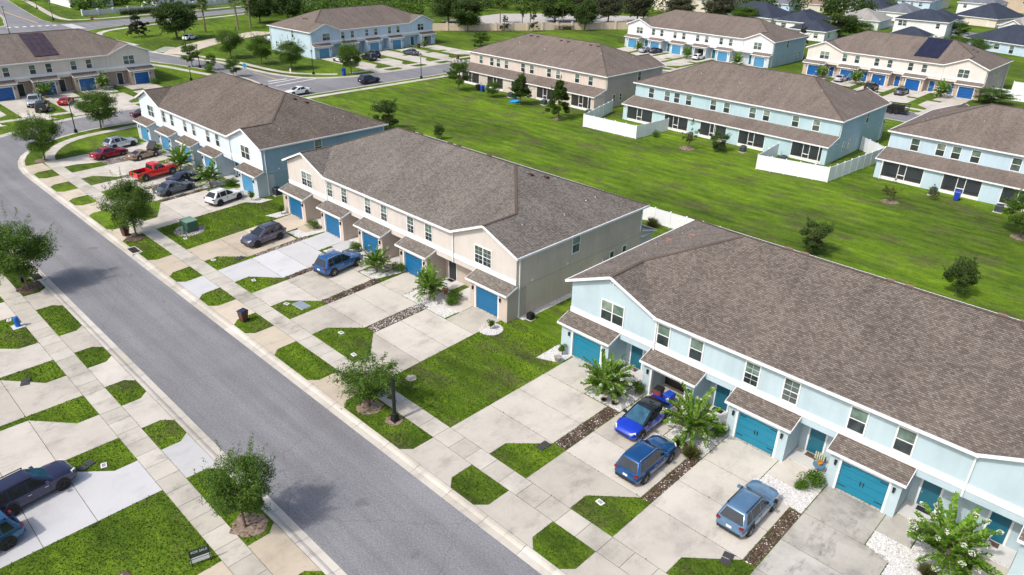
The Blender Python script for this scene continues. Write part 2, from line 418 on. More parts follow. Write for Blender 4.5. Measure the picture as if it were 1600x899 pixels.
PROF = [(0, -.2), (0, -.094), (.42, -.082), (.52, -.03), (.64, .012), (.84, .016), (.84, -.2)]
def kerb_piece(mb, a, b, na, nb):
    for (o0, z0), (o1, z1) in zip(PROF, PROF[1:]):
        mb.poly([(a[0]+na[0]*o0, a[1]+na[1]*o0, z0), (b[0]+nb[0]*o0, b[1]+nb[1]*o0, z0), (b[0]+nb[0]*o1, b[1]+nb[1]*o1, z1), (a[0]+na[0]*o1, a[1]+na[1]*o1, z1)])
    for p, n in ((a, na), (b, nb)):
        mb.poly([(p[0]+n[0]*o, p[1]+n[1]*o, z) for o, z in PROF])
def kerbs(edge, side, near):
    root = struct(link('kerb', None))
    pts = resample(edge, 3.05); inn = offset_path(pts, side*1.0)
    rest = MB()
    for i in range(len(pts)-1):
        a, b = pts[i], pts[i+1]; na = (inn[i][0]-a[0], inn[i][1]-a[1]); nb = (inn[i+1][0]-b[0], inn[i+1][1]-b[1])
        if near((a[0]+b[0])/2, (a[1]+b[1])/2):
            L = math.hypot(b[0]-a[0], b[1]-a[1]); t = .014/L
            a2 = (a[0]+(b[0]-a[0])*t, a[1]+(b[1]-a[1])*t); b2 = (b[0]+(a[0]-b[0])*t, b[1]+(a[1]-b[1])*t)
            mb = MB(); kerb_piece(mb, a2, b2, na, nb); mb.build('kerb_segment', KERB, root)
        else: kerb_piece(rest, a, b, na, nb)
    if rest.f: rest.build('kerb_run', KERB, root)
kerbs(E_R, -1, lambda x, y: -114 < x < 8 and y < 26)
kerbs(E_L, 1, lambda x, y: -84 < x < -12 and y < 20)
kerbs(E_B, -1, lambda x, y: False); kerbs(E_F, 1, lambda x, y: False); kerbs(E_S, -1, lambda x, y: False)

def walk(path, wd, mat, step=1.52, gap=.03, z=.016, base=True):
    root = MB()
    a = offset_path(path, wd/2); b = offset_path(path, -wd/2)
    root.prism(a+b[::-1], -.03, .004)
    root = struct(root.build('sidewalk', JOINT))
    pts = resample(path, step); pa = offset_path(pts, wd/2); pb = offset_path(pts, -wd/2)
    for i in range(len(pts)-1):
        L = math.hypot(pts[i+1][0]-pts[i][0], pts[i+1][1]-pts[i][1]); t = gap/2/L
        lerp = lambda p, q, t: (p[0]+(q[0]-p[0])*t, p[1]+(q[1]-p[1])*t)
        dz = rnd.uniform(-.003, .003)
        MB().prism([lerp(pa[i], pa[i+1], t), lerp(pa[i], pa[i+1], 1-t), lerp(pb[i], pb[i+1], 1-t), lerp(pb[i], pb[i+1], t)], -.02, z+dz).build('slab', mat, root)
walk([(8, 25.03), (-104, 25.03)] + smooth_path([(-106, 25.05), (-109, 25.1), (-112.5, 25.5), (-116, 27.0), (-119.3, 29.5), (-121.4, 33.3), (-122.6, 41)], 4) + [(-122.9, 60)], 1.45, CONC_WALK)
walk([(-122.9, 60.3), (-123.0, 128)], 1.4, CONC, 3)
walk([(-14, 10.38), (-84, 10.38)], 1.4, CONC_WALK)
walk([(-138.4, 20), (-138.4, 60)], 1.4, CONC, 3); walk([(-138.3, 92.5), (-138.3, 138)], 1.4, CONC, 3)
walk([(-130, 154.5), (30, 154.5)], 1.4, CONC, 3)
walk(smooth_path([(-139, 89.5), (-145, 83.5), (-152, 81.2), (-167, 79.8), (-176, 77.4), (-187, 75.2)]), 1.4, CONC, 3)
walk(smooth_path([(-140, 67.5), (-150, 69.3), (-162, 67.1), (-171, 65.2), (-178, 62.4)]), 1.4, CONC, 3)
walk(smooth_path([(-203, 72), (-222, 70.2), (-232, 74), (-237, 83), (-242, 99), (-247, 118), (-252, 138), (-264, 190)]), 1.8, CONC, 4)
walk(smooth_path([(-300, 300), (-284, 190), (-272.5, 140), (-264.5, 99), (-262.5, 82), (-268, 74.5), (-311, 79), (-400, 90)]), 1.8, CONC, 4)

def tf(rot, u, v): return (u, v) if rot == 0 else (-v, u)
POLYS = []
def drive(rot, vk, v1, v2, vg, aL, aR, bX, skew=0., mat=None, mirror=False, walkmat=None, gL=None, gR=None, walkside=True):
    """vk kerb back, v1..v2 sidewalk, vg garage front; aL..aR apron, bX far edge of the wide part"""
    mat = mat or CONC
    S = lambda u, v: tf(rot, u+skew*(v-v2)/(vg-v2), v)
    k1, k2, k3, k4 = v2+1.5, v2+3.72, v2+6.62, v2+9.55
    if mirror: o, i_, b = aR, aL, bX
    else: o, i_, b = aL, aR, bX
    gl = gL if gL is not None else o; gr = gR if gR is not None else i_
    ps = [[(o-(.6 if o < i_ else -.6), vk), (o, vk+.62), (o, v1), (i_, v1), (i_, vk+.62), (i_+(.6 if o < i_ else -.6), vk)],
          [(o, v2), (i_, v2), (i_, k1), (b, k2), (o, k2)], [(o, k2), (b, k2), (b, k3), (o, k3)], [(o, k3), (b, k3), (b, k4), (o, k4)],
          [(gl, k4), (gr, k4), (gr, vg), (gl, vg)]]
    full = [(o, v2), (i_, v2), (i_, k1), (b, k2), (b, k4), (gr, k4), (gr, vg), (gl, vg), (gl, k4), (o, k4)]
    base = MB(); base.prism([S(*p) for p in full], -.03, .004); base.prism([S(*p) for p in ps[0]], -.03, .005)
    root = struct(base.build('driveway', JOINT))
    for q, pl in enumerate(ps):
        c = (sum(p[0] for p in pl)/len(pl), sum(p[1] for p in pl)/len(pl)); g = .016
        pl2 = []
        for p in pl:
            dx, dy = c[0]-p[0], c[1]-p[1]
            pl2.append((p[0]+math.copysign(min(g, abs(dx)), dx), p[1]+math.copysign(min(g, abs(dy)), dy)))
        m_ = mat
        if q == 0 and mat is CONC and rot == 0 and vk < 30 and aL < -33: m_ = CONC_TAN
        POLYS.append([S(*p) for p in pl])
        MB().prism([S(*p) for p in pl2], -.02, .0165+rnd.uniform(-.003, .003)).build('panel', m_, root)
    if walkside and k4+1.6 < vg:
        wd = 1.9 if not mirror else -1.9
        pl = [(gr+.03*(1 if wd > 0 else -1), k4+1.55), (gr+wd, k4+1.55), (gr+wd, vg+.6), (gr+.03*(1 if wd > 0 else -1), vg+.6)]
        POLYS.append([S(*p) for p in pl])
        MB().prism([S(*p) for p in pl], -.02, .0155).build('panel', walkmat or mat, root)
    return root

RV = (21.95, 24.29, 25.77)
N_DR = [(-29.95, -26.2, -24.05, 0, CONC, False), (-22.98, -19.45, -17.07, 0, CONC, False), (-16.36, -12.83, -10.42, 0, CONC, False), (-9.65, -6.17, -4.76, 0, CONC_DIRTY, False), (0.5, 4.0, -1.9, 0, CONC, True)]
for k, (a, b, c, s, m_, mi) in enumerate(N_DR): drive(0, *RV, 38.62, a, b, c, s, m_, mi)
G_DR = [(-70.2, -66.35, -63.95, -1.7, CONC_TAN, False), (-63.5, -60.1, -57.5, -1.3, CONC_NEW, False), (-56.95, -53.55, -51.2, -.9, CONC, False), (-50.4, -46.95, -44.75, -.6, CONC, False), (-41.0, -37.5, -43.55, -.5, CONC, True)]
for k, (a, b, c, s, m_, mi) in enumerate(G_DR): drive(0, *RV, 38.62, a, b, c, s, m_, mi)
L_DR = [(-111.0, -107.2, -106.1, -1.2, CONC, False), (-103.9, -100.65, -98.0, -1.2, CONC, False), (-97.05, -93.9, -91.6, -1.2, CONC, False), (-90.7, -87.4, -86.0, -1.2, CONC, False), (-80.85, -77.7, -85.0, -1.5, CONC, True)]
for k, (a, b, c, s, m_, mi) in enumerate(L_DR): drive(0, *RV, 38.62, a, b, c, s, m_, mi)
# driveways across the street (their houses lie behind the camera): mirrored in y
def drive_left(aL, aR, bX, mat, y_end=-2.5):
    ps = [[(aL-.6, 13.02), (aL, 12.4), (aL, 11.09), (aR, 11.09), (aR, 12.4), (aR+.6, 13.02)],
          [(aL, 9.67), (aR, 9.67), (aR, 6.08), (bX, 6.08), (aL, 8.3)] if bX < aL else [(aL, 9.67), (aR, 9.67), (aR, 8.3), (bX, 6.08), (aL, 6.08)]]
    lo, hi = min(aL, bX), max(aR, bX)
    ps += [[(lo, 6.08), (hi, 6.08), (hi, 3.35), (lo, 3.35)], [(lo, 3.35), (hi, 3.35), (hi, .5), (lo, .5)], [(lo, .5), (hi, .5), (hi, y_end), (lo, y_end)]]
    base = MB()
    for p in ps: base.prism(p, -.03, .004+.0003*len(base.f)/8)
    root = struct(base.build('driveway', JOINT))
    for pl in ps:
        c = (sum(p[0] for p in pl)/len(pl), sum(p[1] for p in pl)/len(pl)); pl2 = []
        for p in pl:
            dx, dy = c[0]-p[0], c[1]-p[1]; pl2.append((p[0]+math.copysign(.016, dx), p[1]+math.copysign(.016, dy)))
        POLYS.append(pl)
        MB().prism(pl2, -.02, .0165+rnd.uniform(-.003, .003)).build('panel', mat, root)
for a, b, c, m_ in [(-40.98, -37.3, -42.95, CONC_NEW), (-47.5, -44.05, -50.05, CONC), (-54.05, -50.6, -56.65, CONC), (-60.5, -57.0, -62.6, CONC), (-69.9, -66.45, -64.0, CONC), (-29.85, -26.2, -24.2, CONC_TAN), (-22.9, -19.4, -17.5, CONC), (-76.5-4.2, -76.5-.6, -75, CONC)]:
    drive_left(a, b, c, m_)

# concrete beds, mulch strips, gravel
def inside(p, poly):
    c = False; n = len(poly)
    for i in range(n):
        a, b = poly[i], poly[i-1]
        if (a[1] > p[1]) != (b[1] > p[1]) and p[0] < (b[0]-a[0])*(p[1]-a[1])/(b[1]-a[1])+a[0]: c = not c
    return c
def bed(name, label, cat, poly, base, stones, z=.009, tufts=0):
    """stones: list of (per m2, r0, r1, material slot)"""
    POLYS.append(poly); mb = MB(); mb.prism(poly, -.02, z, 0)
    xs = [p[0] for p in poly]; ys = [p[1] for p in poly]
    A = (max(xs)-min(xs))*(max(ys)-min(ys)); mats = [base]
    for dens, r0, r1, mt in stones:
        mats.append(mt)
        for _ in range(int(A*dens)):
            p = (rnd.uniform(min(xs), max(xs)), rnd.uniform(min(ys), max(ys)))
            if inside(p, poly): mb.rock(p[0], p[1], z, rnd.uniform(r0, r1), len(mats)-1)
    o = tag(mb.build(name, mats), label, cat, kind='stuff')
    if tufts:
        n = int(A*tufts); P = np.stack([nr0.uniform(min(xs), max(xs), n), nr0.uniform(min(ys), max(ys), n), nr0.uniform(.02, .16, n)], 1)
        P = P[in_poly(P, poly)]; link('dry_foliage', leafy('dry_foliage', P[np.sin(P[:, 1]*3.1+P[:, 0])+nr0.normal(size=len(P))*.5 > -.25], .06, LF_DRY), o)
    return o
DRYLEAF = plain('dry_plant', (.15, .095, .07), .9, var=.5, scale=6)
GRAV = plain('gravel_sheet', (.56, .55, .54), .9, var=.35, scale=14)
st_white = [(80, .025, .06, STONE_W), (16, .03, .06, STONE_G)]
st_mix = [(12, .03, .08, DRYLEAF), (20, .03, .08, MULCH), (24, .025, .06, STONE_W), (14, .03, .06, STONE_G)]
st_mix2 = [(24, .03, .08, DRYLEAF), (46, .025, .065, STONE_W), (26, .03, .07, STONE_G)]
def strip(label, x0, x1, y0, y1, sk0, sk1, st, base=MULCH):
    yy = [y0+(y1-y0)*t/5 for t in range(6)]
    l_ = [(x0+sk0*(y-25.77)/12.85+rnd.uniform(-.03, .05), y) for y in yy]; r__ = [(x1+sk1*(y-25.77)/12.85+rnd.uniform(-.05, .03), y) for y in yy]
    bed('planting_strip', label, 'planting strip', l_+r__[::-1], base, st, tufts=260 if st is st_mix else 60)
strip('mulch and rock strip left of the two blue cars on the teal block driveway', -24.03, -23.0, 29.55, 35.4, 0, 0, st_mix)
strip('rock and dry plant strip between the blue and grey-blue SUV driveways', -17.05, -16.38, 29.5, 35.2, 0, 0, st_mix)
strip('wide dry plant strip right of the grey-blue SUV', -10.4, -9.68, 29.5, 35.0, 0, 0, st_mix)
strip('mulch strip beside the grey SUV on the grey block', -63.9, -63.52, 30.2, 36.4, -1.7, -1.3, st_mix2)
strip('brown mulch strip between the new pale driveway and the blue SUV driveway', -57.45, -56.97, 29.6, 35.6, -1.3, -.9, st_mix)
strip('brown mulch strip right of the blue SUV with roof rails on the grey block', -51.15, -50.42, 29.55, 35.6, -.9, -.6, st_mix)
strip('white rock strip left of the last wide driveway of the grey block', -44.7, -43.6, 29.7, 35.6, -.6, -.5, st_mix2)
strip('dark rock strip below the dark red sedan', -106.05, -103.95, 30.2, 35.4, -1.2, -1.2, st_mix2)
strip('pale rock strip below the red pickup tail', -97.95, -97.1, 29.7, 35.4, -1.2, -1.2, st_mix2)
strip('rock strip between the red pickup and the dark sedans', -91.55, -90.75, 29.7, 35.4, -1.2, -1.2, st_mix2)
strip('brown plant strip between the grey sedan and the white SUV', -85.95, -85.05, 29.7, 36.4, -1.2, -1.5, st_mix)
def gbed(label, poly): bed('gravel_bed', label, 'gravel bed', poly, GRAV, st_white)
gbed('white gravel bed under the leftmost crape myrtle of the teal block', [(-26.15, 35.4), (-23.05, 35.4), (-23.05, 39.3), (-24.2, 39.3), (-24.2, 36.9), (-26.15, 36.9)])
gbed('white gravel bed under the crape myrtle beside the blue SUV', [(-19.4, 35.4), (-16.4, 35.3), (-16.4, 39.3), (-17.45, 39.3), (-17.45, 36.9), (-19.4, 36.9)])
gbed('white gravel bed in front of the porch with the chair', [(-12.8, 35.4), (-9.7, 35.1), (-9.7, 39.3), (-10.85, 39.3), (-10.85, 36.9), (-12.8, 36.9)])
gbed('wide white gravel bed under the biggest crape myrtle', [(-6.13, 35.4), (-4.72, 35.0), (-4.72, 33.2), (-2.0, 33.2), (-2.0, 39.3), (-4.2, 39.3), (-4.2, 36.9), (-6.13, 36.9)])
gbed('white gravel patch at the left corner of the teal block', [(-31.9, 36.4), (-30.1, 37.2), (-30.1, 39.6), (-31.35, 40.4), (-32.0, 39.0)])
gbed('white gravel bed under the crape myrtle before the fourth garage of the grey block', [(-47.4, 35.36), (-45.2, 35.36), (-45.2, 34.6), (-44.15, 34.6), (-44.05, 35.36), (-41.6, 35.36), (-41.6, 36.9), (-43.4, 36.9), (-43.4, 39.1), (-45.5, 39.1), (-45.5, 36.9), (-47.4, 36.9)])
gbed('white gravel bed under the small crape myrtle beside the third garage of the grey block', [(-54.1, 35.4), (-51.8, 35.4), (-51.1, 38.9), (-52.3, 39.3), (-52.3, 36.9), (-54.1, 36.9)])
gbed('white gravel bed before the second garage of the grey block', [(-60.7, 35.6), (-58.5, 35.6), (-58.2, 38.9), (-59.0, 39.3), (-59.0, 36.9), (-60.7, 36.9)])
gbed('white gravel bed behind the grey SUV', [(-67.4, 35.5), (-65.2, 35.6), (-65.0, 38.6), (-66.0, 39.2), (-66.2, 36.9), (-67.4, 36.9)])
gbed('white gravel patch at the left corner of the grey block', [(-73.5, 36.3), (-72.0, 36.9), (-72.1, 38.8), (-73.4, 39.4)])
gbed('white gravel patch at the right corner of the light blue block', [(-79.6, 36.3), (-77.6, 37.9), (-77.7, 39.6), (-79.4, 38.4)])
gbed('white gravel bed under the right crape myrtle of the light blue block', [(-87.6, 35.4), (-86.8, 35.4), (-86.4, 38.7), (-87.8, 39.2), (-88.7, 36.9)])
gbed('white gravel bed under the left crape myrtle of the light blue block', [(-95.2, 35.4), (-92.7, 35.4), (-92.4, 38.7), (-93.6, 39.2), (-95.2, 36.9)])
cc_ = [(-37.55+1.05*math.cos(t*math.pi/9), 36.95+1.05*math.sin(t*math.pi/9)) for t in range(18)]
gbed('round ring of white stones with a small shrub at the corner of the grey block', cc_)
gbed('grey stone strip along the side wall of the grey block', [(-37.35, 40.0), (-36.7, 40.0), (-36.6, 57.0), (-37.35, 57.0)])
def ring(label, x, y, r, mat=SOIL, st=None, cat='mulch ring'):
    pl = [(x+r*rnd.uniform(.82, 1.15)*math.cos(t*math.pi/9), y+r*rnd.uniform(.82, 1.15)*math.sin(t*math.pi/9)) for t in range(18)]
    bed('mulch_ring', label, cat, pl, mat, st or [(7, .04, .1, MULCH), (3, .04, .09, STONE_G)], z=.03)

# ------------------------------------------------------------------ townhouses
EZ, PITCH, OV, DW, EW, UW = 5.92, .417, .36, 17.9, 7.78, 6.8
def clip(poly, v0, v1):
    def half(pl, key, lim, sgn):
        out = []
        for i in range(len(pl)):
            a, b = pl[i], pl[(i+1) % len(pl)]; da, db = sgn*(a[1]-lim), sgn*(b[1]-lim)
            if da >= 0: out.append(a)
            if (da >= 0) != (db >= 0):
                t = da/(da-db); out.append((a[0]+(b[0]-a[0])*t, a[1]+(b[1]-a[1])*t))
        return out
    p = half(poly, 1, v0, 1)
    return half(p, 1, v1, -1) if len(p) > 2 else []
def roof_face(mb, pts, u, steps):
    P = [Vector(p) for p in pts]; n = (P[1]-P[0]).cross(P[2]-P[0]).normalized()
    if n.z < 0: n = -n
    u = Vector(u); v = n.cross(u).normalized()
    if v.z < 0: v = -v
    o = P[0]; uv = [((p-o).dot(u), (p-o).dot(v)) for p in P]
    m0 = min(q[1] for q in uv); uv = [(a, b-m0) for a, b in uv]; o = o+v*m0
    off = rnd.random()*3
    if not steps:
        mb.poly(pts, 0, [(a+off, b) for a, b in uv]); return
    h = .145; top = max(q[1] for q in uv); k = 0
    while k*h < top-1e-4:
        c = clip(uv, k*h, min(top, (k+1)*h))
        if len(c) > 2:
            lift = lambda b: .022*(1-min(1, (b-k*h)/h))
            mb.poly([o+u*a+v*b+n*lift(b) for a, b in c], 0, [(a+off, b) for a, b in c])
            low = sorted(q[0] for q in c if q[1] < k*h+1e-6)
            if len(low) > 1:
                a0, a1 = low[0], low[-1]; b0 = k*h
                mb.poly([o+u*a0+v*b0, o+u*a1+v*b0, o+u*a1+v*b0+n*.022, o+u*a0+v*b0+n*.022], 0, [(a0+off, b0+.005), (a1+off, b0+.005), (a1+off, b0+.006), (a0+off, b0+.006)])
        k += 1
WM = {}
def win_mesh(w_, h_, munt):
    key = (w_, h_, munt)
    if key in WM: return WM[key]
    t = .085; f = MB()
    f.box(-t, w_+t, -.055, -.002, -t-.02, 0); f.box(-t, w_+t, -.055, -.002, h_, h_+t)
    f.box(-t, 0, -.054, -.002, 0, h_); f.box(w_, w_+t, -.054, -.002, 0, h_)
    f.box(0, w_, -.045, -.01, h_*.5-.03, h_*.5+.03)
    if munt:
        f.box(w_/2-.008, w_/2+.008, -.042, -.012, 0, h_)
        f.box(0, w_, -.041, -.012, h_*.25-.008, h_*.25+.008); f.box(0, w_, -.041, -.012, h_*.75-.008, h_*.75+.008)
    lo = MB().box(0, w_, -.028, -.004, 0, h_*.5-.03).mesh('pane', GLASS_D); up = MB().box(0, w_, -.036, -.004, h_*.5+.03, h_).mesh('pane', GLASS_B)
    lod = MB().box(0, w_, -.028, -.004, h_*.5+.03, h_).mesh('pane', GLASS_D)
    ups = [up, up, MB().box(0, w_, -.036, -.004, h_*.5+.03, h_).mesh('pane', GLASS_C), MB().box(0, w_, -.036, -.004, h_*.5+.03, h_).mesh('pane', GLASS_E)]
    los = [lo, lo, lo, MB().box(0, w_, -.028, -.004, 0, h_*.5-.03).mesh('pane', GLASS_F)]
    WM[key] = (f.mesh('window', WHITE), los, ups, lod); return WM[key]
def window(parent, x, y, z, w_, h_, rotz=0, munt=False, dark=False):
    fm, lo, up, lod = win_mesh(w_, h_, munt)
    o = link('window', fm, parent, (x, y, z), rotz); link('pane', rnd.choice(lo), o); link('pane', lod if dark else rnd.choice(up), o); return o
DM = {}
def door_meshes(color):
    if color in DM: return DM[color]
    p = MB().box(0, 2.72, -.03, .02, 0, .515)
    for k in range(3): p.box(.1, 2.62, -.042, -.03, .06+.155*k, .06+.155*k+.085)
    f = MB().box(-.13, 0, -.2, .05, 0, 2.2).box(2.72, 2.85, -.2, .05, 0, 2.2).box(-.13, 2.85, -.205, .05, 2.2, 2.34)
    DM[color] = (f.mesh('garage_door', WHITE), p.mesh('panel', color)); return DM[color]

def gable_roof_planes(Lw):
    X0, X1, Y0, Y1 = -OV, Lw+OV, -OV, DW+OV
    hd = (Y1-Y0)/2; g = EW+OV+.02; gh = g/2; a = PITCH; e = EZ; pz = e+a*gh; rz = e+a*hd
    A = dict(e=e, pz=pz, rz=rz)
    front = [(X0+g, Y0, e), (X1-g, Y0, e), (X1-gh, Y0+gh, pz), (X1-hd, Y0+hd, rz), (X0+hd, Y0+hd, rz), (X0+gh, Y0+gh, pz)]
    back = [(X1, Y1, e), (X0, Y1, e), (X0+hd, Y0+hd, rz), (X1-hd, Y0+hd, rz)]
    left = [(X0, Y1, e), (X0, Y0, e), (X0+gh, Y0, pz), (X0+gh, Y0+gh, pz), (X0+hd, Y0+hd, rz)]
    right = [(X1, Y0, e), (X1, Y1, e), (X1-hd, Y0+hd, rz), (X1-gh, Y0+gh, pz), (X1-gh, Y0, pz)]
    gl = [(X0+g, Y0, e), (X0+gh, Y0+gh, pz), (X0+gh, Y0, pz)]
    gr = [(X1-g, Y0, e), (X1-gh, Y0, pz), (X1-gh, Y0+gh, pz)]
    return X0, X1, Y0, Y1, hd, g, gh, A, [(front, (1, 0, 0)), (back, (1, 0, 0)), (left, (0, 1, 0)), (right, (0, 1, 0)), (gl, (0, 1, 0)), (gr, (0, 1, 0))]

REAR_WIN = [2.7, 5.9, 7.8, 10.1, 14.7, 17.1, 21.6, 23.9, 28.6, 31.8]
REAR_BAY = [(.8, 6.1), (8.4, 13.0), (15.2, 19.9), (22.0, 26.4), (30.6, 35.3)]
def townhouse(label, loc, rotz, units, wall, wall_low, roofm, doorc, entryc, steps=False, rear=False, munt=False, open_bay=None, vents=(), sx=1., hardware=(), doors_open=(), wall_side=None, deep=3.2, vent_m=None):
    Lw = 2*EW+(units-2)*UW
    H = thing('townhouse_block', label, 'townhouses', loc, rotz)
    if sx != 1: H.scale = (sx, 1, 1)
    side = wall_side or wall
    X0, X1, Y0, Y1, hd, g, gh, A, faces = gable_roof_planes(Lw)
    t5 = EZ-.1
    wb = MB(); pk = A['pz']-.16; gx = gh-OV
    wb.poly([(0, 0, 2.72), (Lw, 0, 2.72), (Lw, 0, t5), (Lw-gx, 0, pk), (Lw-EW, 0, t5), (EW, 0, t5), (gx, 0, pk), (0, 0, t5)], 0)
    wb.poly([(0, 0, 2.72), (0, 1.3, 2.72), (Lw, 1.3, 2.72), (Lw, 0, 2.72)], 0)
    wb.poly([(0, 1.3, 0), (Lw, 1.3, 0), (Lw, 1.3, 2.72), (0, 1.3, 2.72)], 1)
    for x in (0, Lw):
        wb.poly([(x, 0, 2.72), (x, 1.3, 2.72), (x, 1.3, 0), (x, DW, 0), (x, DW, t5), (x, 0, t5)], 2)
        s_ = .004 if x else -.004
        for yy in (2.6, 8.3, 12.4): wb.box(min(x, x+s_), max(x, x+s_), yy, yy+.035, 2.95, t5-.1, 1)
        wb.box(min(x, x+2*s_), max(x, x+2*s_), .02, DW, 2.86, 2.93, 1)
    wb.poly([(Lw, DW, 0), (0, DW, 0), (0, DW, t5), (Lw, DW, t5)], 0)
    wb.poly([(X0, .01, t5), (X1, .01, t5), (X1, Y1, t5), (X0, Y1, t5)], 3); wb.poly([(X0+g, Y0, t5), (X1-g, Y0, t5), (X1-g, .01, t5), (X0+g, .01, t5)], 3)
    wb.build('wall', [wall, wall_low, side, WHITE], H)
    rf = MB()
    for pts, u in faces: roof_face(rf, pts, u, steps)
    ro = rf.build('roof', roofm, H)
    # ridge and hip caps
    rc = MB()
    rid = [((X0+gh, Y0, A['pz']), (X0+gh, Y0+gh, A['pz'])), ((X0+gh, Y0+gh, A['pz']), (X0+hd, Y0+hd, A['rz'])), ((X0+hd, Y0+hd, A['rz']), (X1-hd, Y0+hd, A['rz'])), ((X1-hd, Y0+hd, A['rz']), (X1-gh, Y0+gh, A['pz'])), ((X1-gh, Y0+gh, A['pz']), (X1-gh, Y0, A['pz'])), ((X0, Y1, EZ), (X0+hd, Y0+hd, A['rz'])), ((X1, Y1, EZ), (X1-hd, Y0+hd, A['rz']))]
    for p, q in rid:
        p = Vector(p); q = Vector(q); n_ = max(1, int((q-p).length/.31))
        for k in range(n_):
            a_ = p+(q-p)*(k/n_); b_ = p+(q-p)*((k+1.12)/n_); a_.z += .012; b_.z += .03
            rc.bar(a_, b_, .26, .03)
    rc.build('ridge_cap', CAP, ro)
    for (vx, vy, kind) in vents:
        if kind == 'box':
            z = EZ+PITCH*min(vy+OV, DW+OV-vy, vx+OV, Lw+OV-vx)
            m = MB().box(-.22, .22, -.18, .18, -.12, .09).box(-.26, .26, -.22, .1, .09, .12); o = m.build('roof_vent', vent_m or VENT_M, ro, (vx, vy, z+.03))
        else:
            z = EZ+PITCH*min(vy+OV, DW+OV-vy, vx+OV, Lw+OV-vx)
            MB().lathe([(.13, -.05), (.1, .06), (.05, .08), (.05, .3)], 8).build('vent_pipe', CHROME, ro, (vx, vy, z))
    # fascias, rakes, gutters
    fz0, fz1 = EZ-.16, EZ+.035
    for (x0, x1, y0, y1) in ((X0+g-.1, X1-g+.1, Y0-.11, Y0+.02), (X0, X1, Y1-.02, Y1+.11)): MB().box(x0, x1, y0, y1, fz0, fz1-.02).build('gutter', WHITE, H)
    for (x0, x1) in ((X0-.11, X0+.02), (X1-.02, X1+.11)): MB().box(x0, x1, Y0-.02, Y1, fz0, fz1-.02).build('gutter', WHITE, H)
    for sgn, xa in ((1, X0), (-1, X1)):
        MB().bar((xa-.06*sgn, Y0-.02, EZ-.07), (xa+sgn*gh, Y0-.02, A['pz']-.07), .06, .2).bar((xa+sgn*gh, Y0-.021, A['pz']-.07), (xa+sgn*g, Y0-.021, EZ-.07), .06, .2).build('rake_board', WHITE, H)
        # gable eave return soffit
        MB().poly([(xa, Y0, EZ-.1), (xa, 0, EZ-.1), (xa+sgn*gh, 0, A['pz']-.1), (xa+sgn*gh, Y0, A['pz']-.1)]).poly([(xa+sgn*g, Y0, EZ-.1), (xa+sgn*g, 0, EZ-.1), (xa+sgn*gh, 0, A['pz']-.1), (xa+sgn*gh, Y0, A['pz']-.1)]).build('soffit', WHITE, H)
        for q_ in (-.18, .12): MB().bar((xa+sgn*(gh+q_), -.03, A['pz']-.75), (xa+sgn*(gh+q_+.06), -.03, A['pz']-.48), .1, .05).build('gable_bracket', WHITE, H)
    MB().box(-.02, Lw+.02, -.045, -.002, 3.22, 3.6).box(-.02, Lw+.02, -.07, -.002, 3.6, 3.65).build('belt_course', WHITE, H)
    for x in (EW+.05, Lw-EW-.05):
        MB().bar((x, -.1, 2.8), (x, -.1, 5.75), .1, .09, up=(0, 1, 0)).bar((x, -.1, 5.75), (x, Y0-.05, 5.85), .1, .09).build('downspout', WHITE, H)
    for x, sg in ((0, -1), (Lw, 1)):
        MB().bar((x+sg*.07, .35, .02), (x+sg*.07, .35, 5.8), .1, .09, up=(0, 1, 0)).build('downspout', WHITE, H)
        MB().bar((x+sg*.07, DW-.2, 3.2 if rear else .1), (x+sg*.07, DW-.2, 5.8), .1, .09, up=(0, 1, 0)).build('downspout', WHITE, H)
    # front windows
    wh = 1.56
    for x in (2.95, 3.98, Lw-4.98, Lw-3.95): window(H, x, 0, 3.82, .95, wh, munt=munt == 'all')
    for k in range(units-2):
        for dx in (0, 2.66): window(H, EW+.2+UW*k+dx, 0, 3.82, .93, wh, munt=(munt == 'all') or (munt and k == 1))
    for x, rz_ in ((0, R(-90)), (Lw, R(90))):
        yy = 7.2
        window(H, x, yy if x else yy+1.0, 4.0, .95, 1.6, rz_)
        for y2 in (13.0, 15.0): window(H, x, y2 if x else y2+.55, 1.1, .55, 1.25, rz_, dark=True)
        MB().box(-.09, .09, -.09, .09, -.07, .07).build('wall_vent', WHITE, H, (x, 2.0, 3.1)); MB().box(-.09, .09, -.09, .09, -.07, .07).build('wall_vent', WHITE, H, (x, 6.6, 3.2))
    # garages
    blocks = [(0., 4.6, 1.15)] + [(EW+.02+UW*k, EW+4.12+UW*k, .69) for k in range(units-2)] + [(Lw-4.6, Lw, .73)]
    fm, pm = door_meshes(doorc)
    for k, (a_, b_, dx) in enumerate(blocks):
        d0 = a_+dx; d1 = d0+2.72; yf = -1.0
        if k == 0: a_ += .012
        if k == units-1: b_ -= .012
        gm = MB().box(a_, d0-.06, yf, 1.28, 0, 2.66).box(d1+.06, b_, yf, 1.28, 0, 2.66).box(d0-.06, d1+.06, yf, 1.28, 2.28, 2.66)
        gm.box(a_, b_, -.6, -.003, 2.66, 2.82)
        if k in doors_open: gm.box(d0-.05, d1+.05, 1.1, 1.2, 0, 2.3, 1)  # black backboard added for the shade inside an open garage
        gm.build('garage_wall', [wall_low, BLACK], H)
        MB().box(d0-.06, d1+.06, yf, 1.09, -.02, .014).build('garage_floor', CONC, H)
        gd = link('garage_door', fm, H, (d0, yf+.19, 0))
        if k not in doors_open:
            for q in range(4): link('panel', pm, gd, (0, 0, .03+.54*q))
            if k in hardware:
                for xx in (1.25, 1.43): MB().box(-.025, .025, -.09, -.045, 0, .3).build('handle', BLACK, gd, (xx, 0, .95))
                for xx in (.05, 2.2):
                    for zz in (.36, 1.85): MB().box(0, .45, -.06, -.044, 0, .05).build('strap_hinge', BLACK, gd, (xx, 0, zz))
